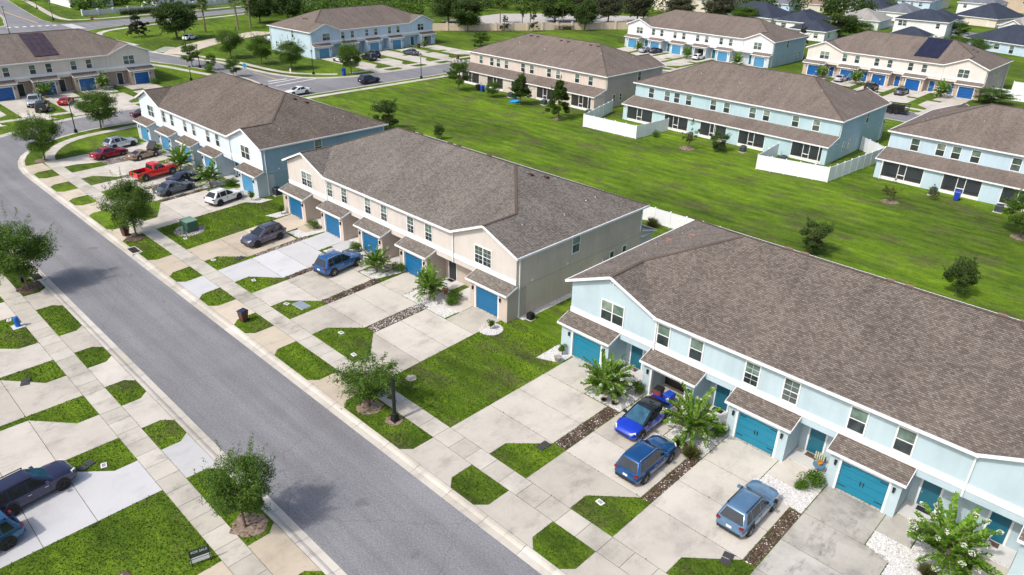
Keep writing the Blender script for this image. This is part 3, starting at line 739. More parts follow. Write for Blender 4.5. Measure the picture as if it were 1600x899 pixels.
        gr_ = MB(); x0, x1 = a_-.2, b_+.2; y0, y1, z0, z1 = yf-.32, 0, 2.73, 3.2
        roof_face(gr_, [(x0, y0, z0), (x1, y0, z0), (x1, y1, z1), (x0, y1, z1)], (1, 0, 0), steps)
        gr_.poly([(x0, y0, z0-.03), (x1, y0, z0-.03), (x1, y1, z1-.03), (x0, y1, z1-.03)], 0, [(0, 0)]*4)
        gro = gr_.build('garage_roof', roofm, H)
        MB().box(x0-.02, x1+.02, y0-.07, y0, z0-.15, z0+.012).build('fascia', WHITE, gro)
        for xx in (x0-.005, x1+.005): MB().bar((xx, y0, z0-.075), (xx, y1-.005, z1-.075), .05, .15).build('fascia', WHITE, gro)
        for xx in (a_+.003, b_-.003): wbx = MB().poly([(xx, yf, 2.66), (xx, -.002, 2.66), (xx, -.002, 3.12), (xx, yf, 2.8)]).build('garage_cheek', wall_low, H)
        for xx in (d0-.32, d1+.32): MB().box(-.06, .06, -.14, 0, 0, .28).box(-.08, .08, -.16, 0, .28, .31).build('wall_lamp', DARKM, H, (xx, yf-.003, 1.75))
        # entry door and porch slab
        lastu = k == units-1
        ex = (a_-1.75) if lastu else (b_+.55)
        dr = MB().box(-.1, 1.12, -.06, -.004, 0, 2.2).build('entry_door', WHITE, H, (ex, 1.3, .02))
        MB().box(.02, 1.0, -.085, -.06, .05, 2.08).build('door_leaf', entryc, dr); MB().box(.1, .13, -.14, -.085, .95, 1.1).build('handle', CHROME, dr)
        px0, px1 = (a_-2.5, a_-.02) if lastu else (b_+.02, min(b_+2.62, (blocks[k+1][0] if k+1 < units else Lw)-.02))
        MB().box(px0, px1, -.4, 1.29, -.02, .05).build('porch_slab', PORCH, H)
        MB().box(0, .75, -.0, .45, 0, .015).build('door_mat', BLACK if k % 2 else MULCH, H, (ex+.15, .7, .052))
    # rear lean-to with screened porches
    if rear:
        Dp = deep; y0, y1, z0, z1 = DW+.01, DW+Dp, 3.55, 2.72
        rr = MB(); roof_face(rr, [(Lw+.2, y1+.3, z1-.02), (-.2, y1+.3, z1-.02), (-.2, y0, z1-.02+(Dp+.3)*.27), (Lw+.2, y0, z1-.02+(Dp+.3)*.27)], (-1, 0, 0), steps)
        pr = rr.build('porch_roof', roofm, H)
        MB().box(-.22, Lw+.22, y1+.28, y1+.38, z1-.17, z1).build('fascia', WHITE, pr)
        for xx in (-.2, Lw+.2): MB().bar((xx, y1+.3, z1-.09), (xx, y0, z1-.09+(Dp+.3)*.27), .05, .16).build('fascia', WHITE, pr)
        MB().poly([(-.2, y1+.3, z1-.16), (Lw+.2, y1+.3, z1-.16), (Lw+.2, y0, z1-.16), (-.2, y0, z1-.16)]).build('porch_ceiling', WHITE, pr)
        bays = [(Lw-b2, Lw-a2) for a2, b2 in REAR_BAY][::-1]
        edges = [0.]
        for a2, b2 in bays: edges += [a2, b2]
        edges.append(Lw)
        for q in range(0, len(edges), 2):
            MB().box(edges[q], edges[q+1], y0, y1, 0, z1-.16, 0).build('porch_wall', wall, H)
        for x in (0, Lw): MB().poly([(x, y0, 2.5), (x, y1, 2.5), (x, y1, 2.6), (x, y0, 3.55)], 0).build('porch_cheek', wall, H)
        for q, (a2, b2) in enumerate(bays):
            fr = MB(); w2 = b2-a2; dd = .95; c0 = w2/2-dd/2; yq = y1-.04
            fr.box(0, w2, -.05, .05, 0, .42)
            for xx in (0, c0, c0+dd, w2-.08): fr.box(xx, xx+.08, -.06, .06, .0, z1-.17)
            fr.box(0, w2, -.055, .055, z1-.27, z1-.17); fr.box(c0, c0+dd, -.055, .055, .95, 1.05)
            po = fr.build('screen_porch', WHITE, H, (a2, yq, 0))
            for (s0, s1) in ((.08, c0), (c0+.08, c0+dd), (c0+dd+.08, w2-.08)):
                MB().poly([(s0, 0, .42), (s1, 0, .42), (s1, 0, z1-.27), (s0, 0, z1-.27)]).build('screen', SCREEN, po)
            MB().box(0, w2, -(yq-y0)+.02, -.06, -.02, .03).build('porch_floor', CONC, po)
        for rx in REAR_WIN:
            if rx < Lw-2: window(H, Lw-rx-.1, DW, 3.82, 1.0, wh, R(180))
        for xx in (1.0, Lw/2, Lw-.9): MB().bar((xx, y1+.42, .02), (xx, y1+.42, z1-.1), .09, .08, up=(0, 1, 0)).build('downspout', WHITE, H)
    return H

CAP = shingle('ridge_shingle', (.15, .125, .105), (.2, .165, .14), (.25, .2, .17))
VENT_M = plain('brown_vent', (.085, .045, .04), .6)
VENT_R = plain('red_vent', (.30, .17, .14), .7)
PORCH = concrete('porch_concrete', (.62, .62, .62), .2)
RF_G = shingle('shingle_grey', (.11, .101, .091), (.198, .183, .167), (.32, .298, .274))
RF_N = shingle('shingle_brown', (.09, .077, .067), (.182, .159, .142), (.30, .266, .24))
RF_L = shingle('shingle_tan', (.09, .074, .063), (.175, .151, .133), (.29, .255, .225))
RF_F = shingle('shingle_far', (.12, .1, .087), (.185, .157, .138), (.26, .225, .2))
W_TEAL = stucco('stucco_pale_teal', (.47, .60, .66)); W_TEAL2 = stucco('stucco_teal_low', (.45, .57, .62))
W_GREY = stucco('stucco_warm_grey', (.60, .56, .53)); W_GREY2 = stucco('stucco_taupe', (.52, .45, .39)); W_GREYS = stucco('stucco_side_lifted', (.67, .56, .48))  # end-wall stucco lightened and warmed: fill light put into its colour
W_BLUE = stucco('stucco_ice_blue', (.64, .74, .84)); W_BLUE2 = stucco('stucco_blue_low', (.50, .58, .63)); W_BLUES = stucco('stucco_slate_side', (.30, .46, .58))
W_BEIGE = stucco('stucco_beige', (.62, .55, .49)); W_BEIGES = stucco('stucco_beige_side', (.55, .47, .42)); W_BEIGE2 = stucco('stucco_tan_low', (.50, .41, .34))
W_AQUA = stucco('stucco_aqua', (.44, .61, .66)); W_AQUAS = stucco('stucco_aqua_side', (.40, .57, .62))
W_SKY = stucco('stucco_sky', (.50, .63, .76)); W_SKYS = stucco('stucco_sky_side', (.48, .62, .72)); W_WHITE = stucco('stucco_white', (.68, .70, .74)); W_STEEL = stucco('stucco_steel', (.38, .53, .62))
DC_TEAL = plain('door_teal', (.012, .20, .31), .4, var=.05); DC_BLUE = plain('door_blue', (.008, .125, .28), .4, var=.05); DC_SKY = plain('door_sky', (.07, .27, .48), .4, var=.05); DC_ROYAL = plain('door_royal', (.005, .10, .34), .4, var=.05)
EN_TEAL = plain('entry_teal', (.01, .12, .18), .4); EN_DARK = plain('entry_dark', (.03, .035, .04), .4)
def std_vents(Lw, front=False):
    v = []
    for x in (8.5, 10.3, 16.0, 17.8, 24.2, 26.0): v.append((x, DW/2+1.1 if not front else DW/2-1.0, 'box'))
    for x, y in ((3.6, 5.2), (6.1, 12), (12.3, 13.2), (19.0, 13.5), (26.5, 12.8), (Lw-3.0, 11.0), (Lw-2.6, 12.5), (Lw-2.2, 5.0), (Lw-2.5, 14.0)): v.append((x, y, 'pipe'))
    return v
LW5 = 2*EW+3*UW
near = townhouse('pale teal townhouse block with teal garage doors nearest at right', (-31.3, 39.62, 0), 0, 5, W_TEAL, W_TEAL2, RF_N, DC_TEAL, EN_TEAL, steps=True, rear=False, munt=True, hardware=(2, 3), doors_open=(1,), wall_side=W_AQUAS, vent_m=VENT_R,
    vents=[(1.9, 10.2, 'box'), (3.6, 10.9, 'box'), (2.3, 6.2, 'pipe'), (1.7, 12.6, 'pipe'), (2.0, 13.6, 'pipe'), (1.2, 9.4, 'pipe')] + [(x, DW/2+.35, 'box') for x in (12.3, 13.5, 19.4, 20.6, 26, 27.2)])
grey = townhouse('warm grey townhouse block with blue garage doors in the middle', (-73.25, 39.62, 0), 0, 5, W_GREY, W_GREY2, RF_G, DC_BLUE, EN_DARK, steps=True, rear=True, munt='all', wall_side=W_GREYS, deep=2.2,
    vents=[(x, DW/2+.4, 'box') for x in (11, 12.4, 17.2, 18.5, 23)] + [(28.7, 9.3, 'box'), (29.5, 10.6, 'box'), (33.5, 3.2, 'pipe'), (33.4, 12.0, 'pipe'), (33.4, 13.4, 'pipe'), (34, 8.2, 'pipe')])
lblue = townhouse('ice blue townhouse block with sky blue doors at upper left', (-115.1, 39.62, 0), 0, 5, W_BLUE, W_BLUE2, RF_L, DC_SKY, EN_TEAL, steps=True, wall_side=W_BLUES, vents=[(28.6, 9.3, 'box'), (29.6, 10.4, 'box'), (33.5, 4.0, 'pipe'), (33.4, 12.0, 'pipe'), (33.4, 13.4, 'pipe')] + [(x, DW/2+.4, 'box') for x in (20, 21.4)])
blkD = townhouse('aqua townhouse block seen from the back with two white fenced yards', (-38.15, 125.75, 0), R(180), 5, W_AQUA, W_AQUA, RF_F, DC_SKY, EN_TEAL, rear=True, wall_side=W_AQUAS, vents=std_vents(LW5, True))
blkC = townhouse('beige townhouse block seen from the back beyond the lawn', (-80.6, 125.75, 0), R(180), 5, W_BEIGE, W_BEIGE, RF_F, DC_ROYAL, EN_DARK, rear=True, wall_side=W_BEIGES, vents=std_vents(LW5))
blkF = townhouse('pale blue townhouse block seen from the back cut by the right edge', (4.7, 125.75, 0), R(180), 5, W_SKYS, W_SKYS, RF_F, DC_SKY, EN_TEAL, rear=True, wall_side=W_SKYS, vents=std_vents(LW5, True))
blkE = townhouse('white fronted townhouse block with blue side wall in the far row', (-124.3, 174.3, 0), 0, 6, W_WHITE, W_BLUE2, RF_F, DC_SKY, EN_TEAL, wall_side=W_STEEL, vents=[(30, DW/2+.5, 'box'), (31.4, DW/2+.5, 'box')], doors_open=(3,))
blkH = townhouse('cream townhouse block with dark solar array in the far row', (-73.0, 174.3, 0), 0, 5, stucco('stucco_cream', (.70, .66, .62)), W_BEIGE2, RF_F, DC_ROYAL, DC_ROYAL, wall_side=W_BEIGES, vents=[(30.5, 8.6, 'box'), (31.4, 8.6, 'box')], sx=1.035)
blkA = townhouse('beige townhouse block with brown solar array at the top left', (-155.4, 21.2, 0), R(90), 5, stucco('stucco_cream2', (.68, .63, .58)), W_BEIGE2, RF_F, DC_ROYAL, EN_DARK, wall_side=W_BEIGES)
blkB = townhouse('sky blue townhouse block across the side street with parked cars', (-158.9, 95.9, 0), R(92.2), 5, W_SKY, W_SKYS, RF_F, DC_SKY, EN_TEAL, wall_side=W_SKYS, sx=1.07, vents=[(4.3, 8, 'box'), (4.3, 9.2, 'box')], doors_open=(4,))

# far-row driveways
def far_drives(rot, vk, u0, vg, units, s=1., mat=CONC):
    bl = [1.1] + [EW+.5+UW*k for k in range(units-2)]
    for k, x in enumerate(bl):
        a = u0+x*s; drive(rot, vk, vk+2.35, vk+3.83, vg, a, a+3.5, a+5.6 if k else a+5.8, 0, mat)
    Lw = 2*EW+(units-2)*UW; a = u0+(Lw-4.4)*s
    drive(rot, vk, vk+2.35, vk+3.83, vg, a, a+3.5, a-2.4, 0, mat, True)
far_drives(90, 135.25, 21.2, 154.3, 5); far_drives(90, 135.35, 95.9, 157.5, 5, 1.07)
far_drives(0, 151.4, -124.3, 173.25, 6); far_drives(0, 151.4, -73.0, 173.25, 5, 1.035)
# solar arrays
PV = glass('solar_cell', (.018, .017, .04), .12); PVF = plain('solar_frame', (.03, .025, .03), .4, .4); PV_BR = glass('solar_cell_brown', (.05, .03, .035), .3)
def solar(label, block, x0, x1, y0, y1, nx, ny, mat):
    S = thing('solar_array', label, 'solar panels', block.location, block.rotation_euler.z)
    dx = (x1-x0)/nx; dy = (y1-y0)/ny; zf = lambda y: EZ+PITCH*(y+OV)+.1
    for i in range(nx):
        for j in range(ny):
            xa, xb, ya, yb = x0+i*dx+.012, x0+(i+1)*dx-.012, y0+j*dy+.012, y0+(j+1)*dy-.012
            m = MB(); c8 = [(xa, ya), (xb, ya), (xb, yb), (xa, yb)]
            m.poly([(x, y, zf(y)+.035) for x, y in c8], 0)
            for q in range(4):
                (xq, yq), (xr, yr) = c8[q], c8[(q+1) % 4]
                m.poly([(xq, yq, zf(yq)-.01), (xr, yr, zf(yr)-.01), (xr, yr, zf(yr)+.035), (xq, yq, zf(yq)+.035)], 1)
            m.build('panel', [mat, PVF], S)
solar('dark blue solar array on the cream townhouse roof', blkH, 22.4, 27.3, 1.3, 8.7, 5, 4, PV)
solar('brown solar panel array on the top left beige roof', blkA, 16.4, 20.4, 1.0, 8.4, 4, 4, PV_BR)

# ------------------------------------------------------------------ plants
LF_OAK = leaf('leaf_oak', (.03, .07, .012), (.165, .285, .045)); LF_DK = leaf('leaf_dark', (.026, .056, .014), (.11, .17, .045)); LF_CR = leaf('leaf_crape', (.05, .14, .012), (.23, .43, .045))
LF_SH = leaf('leaf_shrub', (.03, .08, .008), (.14, .26, .03)); LF_OL = leaf('leaf_olive', (.05, .06, .015), (.17, .18, .06)); LF_BL = leaf('blossom_white', (.6, .6, .5), (.9, .9, .82)); LF_LT = leaf('leaf_light', (.05, .11, .015), (.17, .27, .05)); LF_MOSS = leaf('leaf_moss', (.04, .055, .02), (.15, .16, .10))
def blob(n, c, r, flat=.8):
    p = nr.normal(size=(n, 3)); p = unit(p)*np.power(nr.uniform(.15, 1, (n, 1)), .45)*r; p[:, 2] *= flat; return p+np.array(c)
DIM = {}
def make_tree(nm, H=5.8, Rr=2.6, base=1.7, ncl=30, per=150, size=.13, lf=None, shape='round', trunk_r=.11, sprigs=40, bark=None):
    lf = lf or LF_OAK; pts = []; tm = MB(); bend = (nr.uniform(-.15, .15), nr.uniform(-.15, .15))
    mid = (bend[0], bend[1], base); tm.tube((0, 0, -.05), mid, trunk_r, trunk_r*.78, 8); top = (bend[0]*2, bend[1]*2, H*.82); tm.tube(mid, top, trunk_r*.78, trunk_r*.2, 6)
    cz = (H+base*.85)/2; hz = (H-base*.85)/2; cs = []
    for k in range(ncl):
        t = nr.uniform(-.92, .95); an = k*2.399+nr.uniform(-.4, .4)
        if shape == 'round': rr = math.sqrt(max(0, 1-abs(t)**2.2))*nr.uniform(.45, .95)
        elif shape == 'vase': rr = (.35+.6*(t+1)/2)*math.sqrt(max(0, 1-max(0, t)**4))*nr.uniform(.4, 1.05)
        elif shape == 'cone': rr = (1-(t+1)/2)**.8*nr.uniform(.5, 1.0)+.05
        else: rr = nr.uniform(.2, 1)
        c = (bend[0]+Rr*.85*rr*math.cos(an), bend[1]+Rr*.85*rr*math.sin(an), cz+hz*.9*t); cs.append(c)
        cr = Rr*nr.uniform(.22, .38)*(1 if shape != 'cone' else .8)
        pts.append(blob(int(per*nr.uniform(.6, 1.3)), c, cr, .72))
        if k % 2 == 0:
            a = np.array(mid)+(np.array(top)-np.array(mid))*nr.uniform(0, .6); tm.tube(tuple(a), c, trunk_r*.32, trunk_r*.08, 5, caps=False)
    for k in range(sprigs):
        c = np.array(cs[nr.integers(len(cs))]); d = c-np.array([bend[0], bend[1], cz-hz*.3]); d /= max(.1, np.linalg.norm(d)); d[2] += nr.uniform(-.1, .5); L = nr.uniform(.35, .95)*Rr*.4
        m = 16; t = nr.uniform(.2, 1.0, (m, 1)); pts.append(c+d*(Rr*.22)+d*L*t+nr.normal(size=(m, 3))*.07)
    P = np.concatenate(pts); P = P[P[:, 2] > base*.55]
    rr_ = np.hypot(P[:, 0]-bend[0], P[:, 1]-bend[1]); cm = leafy('crown', P, size, lf); DIM[cm.name] = (float(np.percentile(P[:, 2], 98.5)), 2*float(np.percentile(rr_, 94)))
    return tm.mesh('trunk', bark or BARK, 60), cm
def make_crape(nm, H=4.4, Rr=1.9, base=1.2, shoots=66, leaves=84, fl=60):
    tm = MB(); C = []; A = []; B = []; F = []
    nst = 4; forks = []
    for k in range(nst):
        a = k*1.57+nr.uniform(-.3, .3); m = (.14*math.cos(a), .14*math.sin(a), base*.7); q = (.36*math.cos(a), .36*math.sin(a), base*1.25)
        tm.tube((.05*math.cos(a), .05*math.sin(a), -.03), m, .045, .04, 6); tm.tube(m, q, .04, .03, 6); forks.append(q)
    for k in range(shoots):
        s = np.array(forks[k % nst])*nr.uniform(.4, 1); a = k*2.399+nr.uniform(-.3, .3); el = math.asin(nr.uniform(-.1, .97))
        d = np.array([math.cos(a)*math.cos(el), math.sin(a)*math.cos(el), math.sin(el)]); L = (Rr+(H-base*1.2-Rr)*max(0, math.sin(el))**2)*nr.uniform(.72, 1.1)
        droop = .16*L*math.cos(el); mid = s+d*L*.55+np.array([0, 0, droop]); e = s+d*L-np.array([0, 0, droop*.6])
        tm.tube(tuple(s), tuple(mid), .016, .011, 4, caps=False); tm.tube(tuple(mid), tuple(e), .011, .004, 4, caps=False)
        sd = np.cross(d, [0, 0, 1]); nn = np.linalg.norm(sd); sd = sd/nn if nn > .05 else np.array([1., 0, 0])
        up_ = np.cross(sd, d)
        for j in range(leaves):
            t = .16+.84*(j+nr.uniform(0, 1))/leaves; p = s*(1-t)**2+2*mid*t*(1-t)+e*t*t
            ph = nr.uniform(-.5, .9)+(math.pi if j % 2 else 0)*1.0; sg = 1 if j % 2 else -1
            ax = sd*sg*math.cos(nr.uniform(-.4, .7))+up_*nr.uniform(-.15, .75)+d*.55; ax /= np.linalg.norm(ax); ln = nr.uniform(.09, .15)*(1.15-.45*t)
            C.append(p+ax*ln*.9); A.append(ax*ln); B.append(np.cross(ax, up_+nr.normal(size=3)*.4)*.055)
        if nr.uniform() < fl/100: F.append(blob(30, e, .15))
    tr = tm.mesh('trunk', BARK_P, 60); cr = quads('crown', np.array(C), np.array(A), np.array(B), LF_CR)
    bl = leafy('blossom', np.concatenate(F), .05, LF_BL) if F else None
    return tr, cr, bl
def make_palm(H=6.2):
    tm = MB().tube((0, 0, -.05), (.05, .03, H-1.0), .22, .18, 10).tube((.05, .03, H-1.0), (.06, .03, H-.3), .27, .2, 10)
    C = []; A = []; B = []
    for k in range(30):
        a = k*2.399; el = nr.uniform(-.7, 1.3); d = np.array([math.cos(a)*math.cos(el), math.sin(a)*math.cos(el), math.sin(el)])
        c0 = np.array([.06, .03, H-.3]); e = c0+d*nr.uniform(.8, 1.1); sd = np.cross(d, [0, 0, 1.]); sd /= max(.05, np.linalg.norm(sd)); u = np.cross(sd, d)
        tm.tube(tuple(c0), tuple(e), .02, .012, 4, caps=False)
        for j in range(15):
            th = (j-7)*.2; dd = d*math.cos(th)+sd*math.sin(th)*1.0-np.array([0, 0, .25*abs(th)]); L = nr.uniform(.75, 1.05)
            C.append(e+dd*L*.5); A.append(dd*L*.5); B.append(np.cross(dd, u)*.06)
    return tm.mesh('trunk', BARK_P, 60), quads('crown', np.array(C), np.array(A), np.array(B), LF_LT)
def make_shrub(r=.7, h=.9, n=1900, lf=None, size=.045):
    P = []
    for k in range(9): P.append(blob(n//9, (nr.uniform(-.5, .5)*r, nr.uniform(-.5, .5)*r, h*nr.uniform(.35, .72)), r*.55, .8))
    P = np.concatenate(P); P = P[P[:, 2] > .02]
    return MB().tube((0, 0, -.02), (0, 0, h*.5), .04, .02, 6).mesh('stem', BARK, 60), leafy('foliage', P, size, lf or LF_SH, .5)
def make_tuft(r=.75, h=.7, n=420):
    a = nr.uniform(0, 6.283, n); el = nr.uniform(.35, 1.4, n); L = nr.uniform(.6, 1, n)*r
    d = np.stack([np.cos(a)*np.cos(el), np.sin(a)*np.cos(el), np.sin(el)], 1); C = d*(L*.62)[:, None]; sd = unit(np.cross(d, nr.normal(size=(n, 3))))
    C[:, 2] *= h/r
    return MB().tube((0, 0, -.02), (0, 0, .15), .12, .05, 6).mesh('stem', BARK, 60), quads('foliage', C, d*(L*.5)[:, None], sd*.028, LF_OL)
OAK = [make_tree('oak', 5.8, 2.75, 1.75, 52, 760, .062, sprigs=150) for _ in range(3)]
OAKV = [make_tree('oak', 3.9, 2.5, 1.6, 30, 520, .058, shape='vase', sprigs=190) for _ in range(1)]
YOUNG = [make_tree('young', 4.6, 1.7, 1.3, 30, 480, .062, sprigs=90, trunk_r=.06) for _ in range(2)]
CONE = [make_tree('cone', 5.6, 1.9, 1.0, 42, 400, .085, lf=leaf('leaf_holly', (.02, .055, .01), (.09, .15, .025)), shape='cone', trunk_r=.08, sprigs=30) for _ in range(2)]
DARK = [make_tree('dark', 3.6, 1.75, .7, 28, 380, .07, lf=LF_DK, sprigs=30, trunk_r=.06) for _ in range(2)]
BIG = [make_tree('big', 8.4, 5.0, 2.2, 50, 420, .19, lf=LF_DK, sprigs=30, trunk_r=.25) for _ in range(3)]
MOSS = [make_tree('moss', 8.6, 4.6, 2.4, 42, 360, .2, lf=LF_MOSS, sprigs=60, trunk_r=.25) for _ in range(2)]
AIRY = [make_tree('airy', 9.0, 3.0, 5.0, 18, 90, .24, lf=LF_LT, sprigs=20, trunk_r=.16) for _ in range(2)]
MAGN = [make_tree('magnolia', 6.2, 2.4, 1.0, 26, 110, .2, lf=leaf('leaf_magnolia', (.02, .035, .015), (.10, .10, .06)), shape='cone', trunk_r=.1)]
SPARSE = [make_tree('sparse', 4.4, 1.3, 1.3, 14, 45, .10, lf=LF_OL, sprigs=34, trunk_r=.05)]
PINE = [make_tree('pine', 5.0, 1.4, .9, 16, 50, .18, lf=LF_MOSS, shape='cone', sprigs=20, trunk_r=.07)]
CRAPE = [make_crape('crape') for _ in range(3)]
PALM = [make_palm() for _ in range(2)]
SHRUB = [make_shrub() for _ in range(3)]; SHRUB_D = [make_shrub(.7, .8, 1800, LF_OAK)]; TUFT = [make_tuft()]; TALLSH = [make_shrub(.38, 1.15, 1200)]
def plant(name, label, cat, proto, x, y, s=1., sz=None, rot=None, z=0., group=None):
    t = thing(name, label, cat, (x, y, z), rot if rot is not None else rnd.uniform(0, 6.28), group); t.scale = (s, s, sz or s)
    for me in proto:
        if me: link(me.name.split('.')[0], me, t)
    return t
def tree(label, proto, x, y, H, W, h0, w0, name='tree', mulch=None, **k):
    h0, w0 = DIM[proto[1].name]
    return plant(name, label, 'tree', proto, x, y, W/w0, H/h0, **k)
# street trees of the near street
tree('bushy street tree nearest the bottom edge beside the for-sale lawn', OAK[0], -31.2, 11.7, 4.75, 3.5, 5.8, 5.7, rot=.4)
tree('dark green street tree at the left edge beside the asphalt', OAK[1], -71.2, 11.9, 6.0, 5.2, 5.8, 5.7, rot=2.)
tree('round street tree growing before the light blue block, brown bin beneath', OAK[2], -77.0, 23.5, 5.9, 4.8, 5.8, 5.7, rot=1.2)
tree('small wind-swept street tree beside the black lamp post at centre', OAKV[0], -35.7, 23.3, 3.7, 4.2, 3.9, 5.2, rot=.6)
tree('street tree on the kerb bend at the left', OAK[0], -112.0, 24.9, 5.8, 5.3, 5.8, 5.7, rot=3.)
tree('street tree on the verge between the bend and the beige block', OAK[1], -125.0-.2+1.0, 36.3, 5.7, 5.4, 5.8, 5.7, rot=5.)
ring('bare soil ring under the bottom street tree', -31.2, 11.95, 1.0); ring('bare soil around the leftmost street tree', -71.4, 12.0, 1.05, MULCH)
ring('mulch ring under the street tree with the brown bin', -76.6, 23.2, .95, MULCH); ring('bare soil ring under the small wind-swept tree', -35.6, 23.25, .9); ring('bare soil ring at the foot of the centre lamp post', -33.2, 23.55, .62)
ring('pale rock ring under the tree on the kerb bend', -112, 24.6, .9, SOIL)
ring('patch of bare soil below the bottom street tree', -33.6, 12.2, .8); ring('small bare soil patch at the bottom left lawn', -32.3, 5.6, .4, MULCH)
# crape myrtles
def crape(label, i, x, y, H, W, **k): return plant('crape_myrtle', label, 'tree', CRAPE[i], x, y, W/3.9, H/4.5, **k)
crape('crape myrtle in white gravel left of the blue electric hatchback', 0, -25.0, 36.3, 4.5, 3.9, rot=.5); crape('white flowering crape myrtle between the blue cars and the third garage', 1, -18.05, 36.5, 4.5, 3.9, rot=1.4)
crape('largest crape myrtle with white blossoms at the lower right', 2, -2.6, 36.9, 4.6, 4.6, rot=2.6)
crape('crape myrtle before the fourth garage of the grey block', 0, -45.1, 36.7, 4.5, 3.2, rot=2.5); crape('small crape myrtle beside the blue SUV with rails', 1, -52.9, 36.6, 3.6, 3.0, rot=4.)
crape('crape myrtle right of the red pickup cab', 2, -95.9, 36.5, 4.1, 4.0, rot=.2); crape('crape myrtle beside the dark blue sedan at the blue block', 0, -87.4, 36.5, 4.2, 3.7, rot=5)
for lab, x, y, H, W, i in (('crape myrtle at the leftmost garage of the white-fronted block', -116.9, 169.4, 3.8, 2.9, 0), ('crape myrtle left of the white hatchback at the far block', -101.6, 169, 4.6, 2.9, 1), ('crape myrtle near the right end of the white-fronted block', -88.4, 170.5, 4.0, 3.5, 2),
    ('leftmost crape myrtle of the cream block', -67.9, 172.0, 3.9, 3.7, 0), ('second crape myrtle of the cream block', -59.5, 170.6, 4.3, 3.6, 1), ('rightmost crape myrtle of the cream block', -42.0, 170.6, 4.4, 4.0, 2),
    ('crape myrtle by the right garages of the top left block', -152.9, 47.0, 4.4, 3.2, 0), ('crape myrtle behind the silver pickup at the top left', -152.8, 36.9, 4.0, 3.5, 1), ('small crape myrtle at the right end garage of the sky blue block', -154.8, 126.8, 3.2, 1.8, 2), ('crape myrtle behind the white car at the sky blue block', -154.6, 102.0, 4.2, 3.0, 0)): crape(lab, i, x, y, H, W)
# back-yard trees
tree('leafy young tree at the left end of the beige rear yards', YOUNG[0], -109.8, 98.3, 5.7, 4.2, 4.6, 3.5); tree('low round bush tree behind the beige block', YOUNG[1], -101.3, 99.4, 2.9, 2.8, 4.6, 3.5)
tree('cone shaped tree beside the paddling pool', CONE[0], -93.3, 98.7, 5.2, 3.4, 5.6, 3.6); tree('tall cone shaped tree at the right rear of the beige block', CONE[1], -81.5, 96.2, 6.2, 3.9, 5.6, 3.6)
tree('thin sparse tree behind the aqua block', SPARSE[0], -56.3, 97.2, 4.4, 2.7, 4.4, 2.6); tree('round dark bush tree against the aqua block', DARK[0], -52.4, 99.6, 2.7, 2.7, 3.6, 3.5)
tree('small leaning sparse tree behind the right pale blue block', SPARSE[0], -25.9, 95.7, 3.0, 2.3, 4.4, 2.6); tree('tiny sapling beside the blue bin at the right block', SPARSE[0], -22.4, 100.4, 2.0, 1.8, 4.4, 2.6)
tree('leafy tree cut by the right edge of the lawn', YOUNG[1], -11.3, 94.6, 5.2, 4.4, 4.6, 3.5); tree('dark tree behind the light blue block roof corner', DARK[0], -94.4, 69.0, 4.6, 4.0, 3.6, 3.5)
tree('small dark tree just above the grey block ridge', DARK[1], -85.0, 72.0, 2.3, 1.6, 3.6, 3.5); tree('round dark tree behind the teal block roof, left one', DARK[0], -25.7, 72.7, 3.3, 3.0, 3.6, 3.5); tree('dark tree behind the teal block roof, right one', DARK[1], -12.1, 72.9, 3.7, 2.8, 3.6, 3.5)
ring('pale soil ring under the sparse tree of the aqua block', -56.3, 97.2, 1.2); ring('soil ring under the leaning sparse tree', -25.9, 95.7, 1.0); ring('soil ring under the tall cone tree', -81.5, 96.0, 1.0); ring('soil ring under the right edge tree', -11.2, 94.4, 1.1)
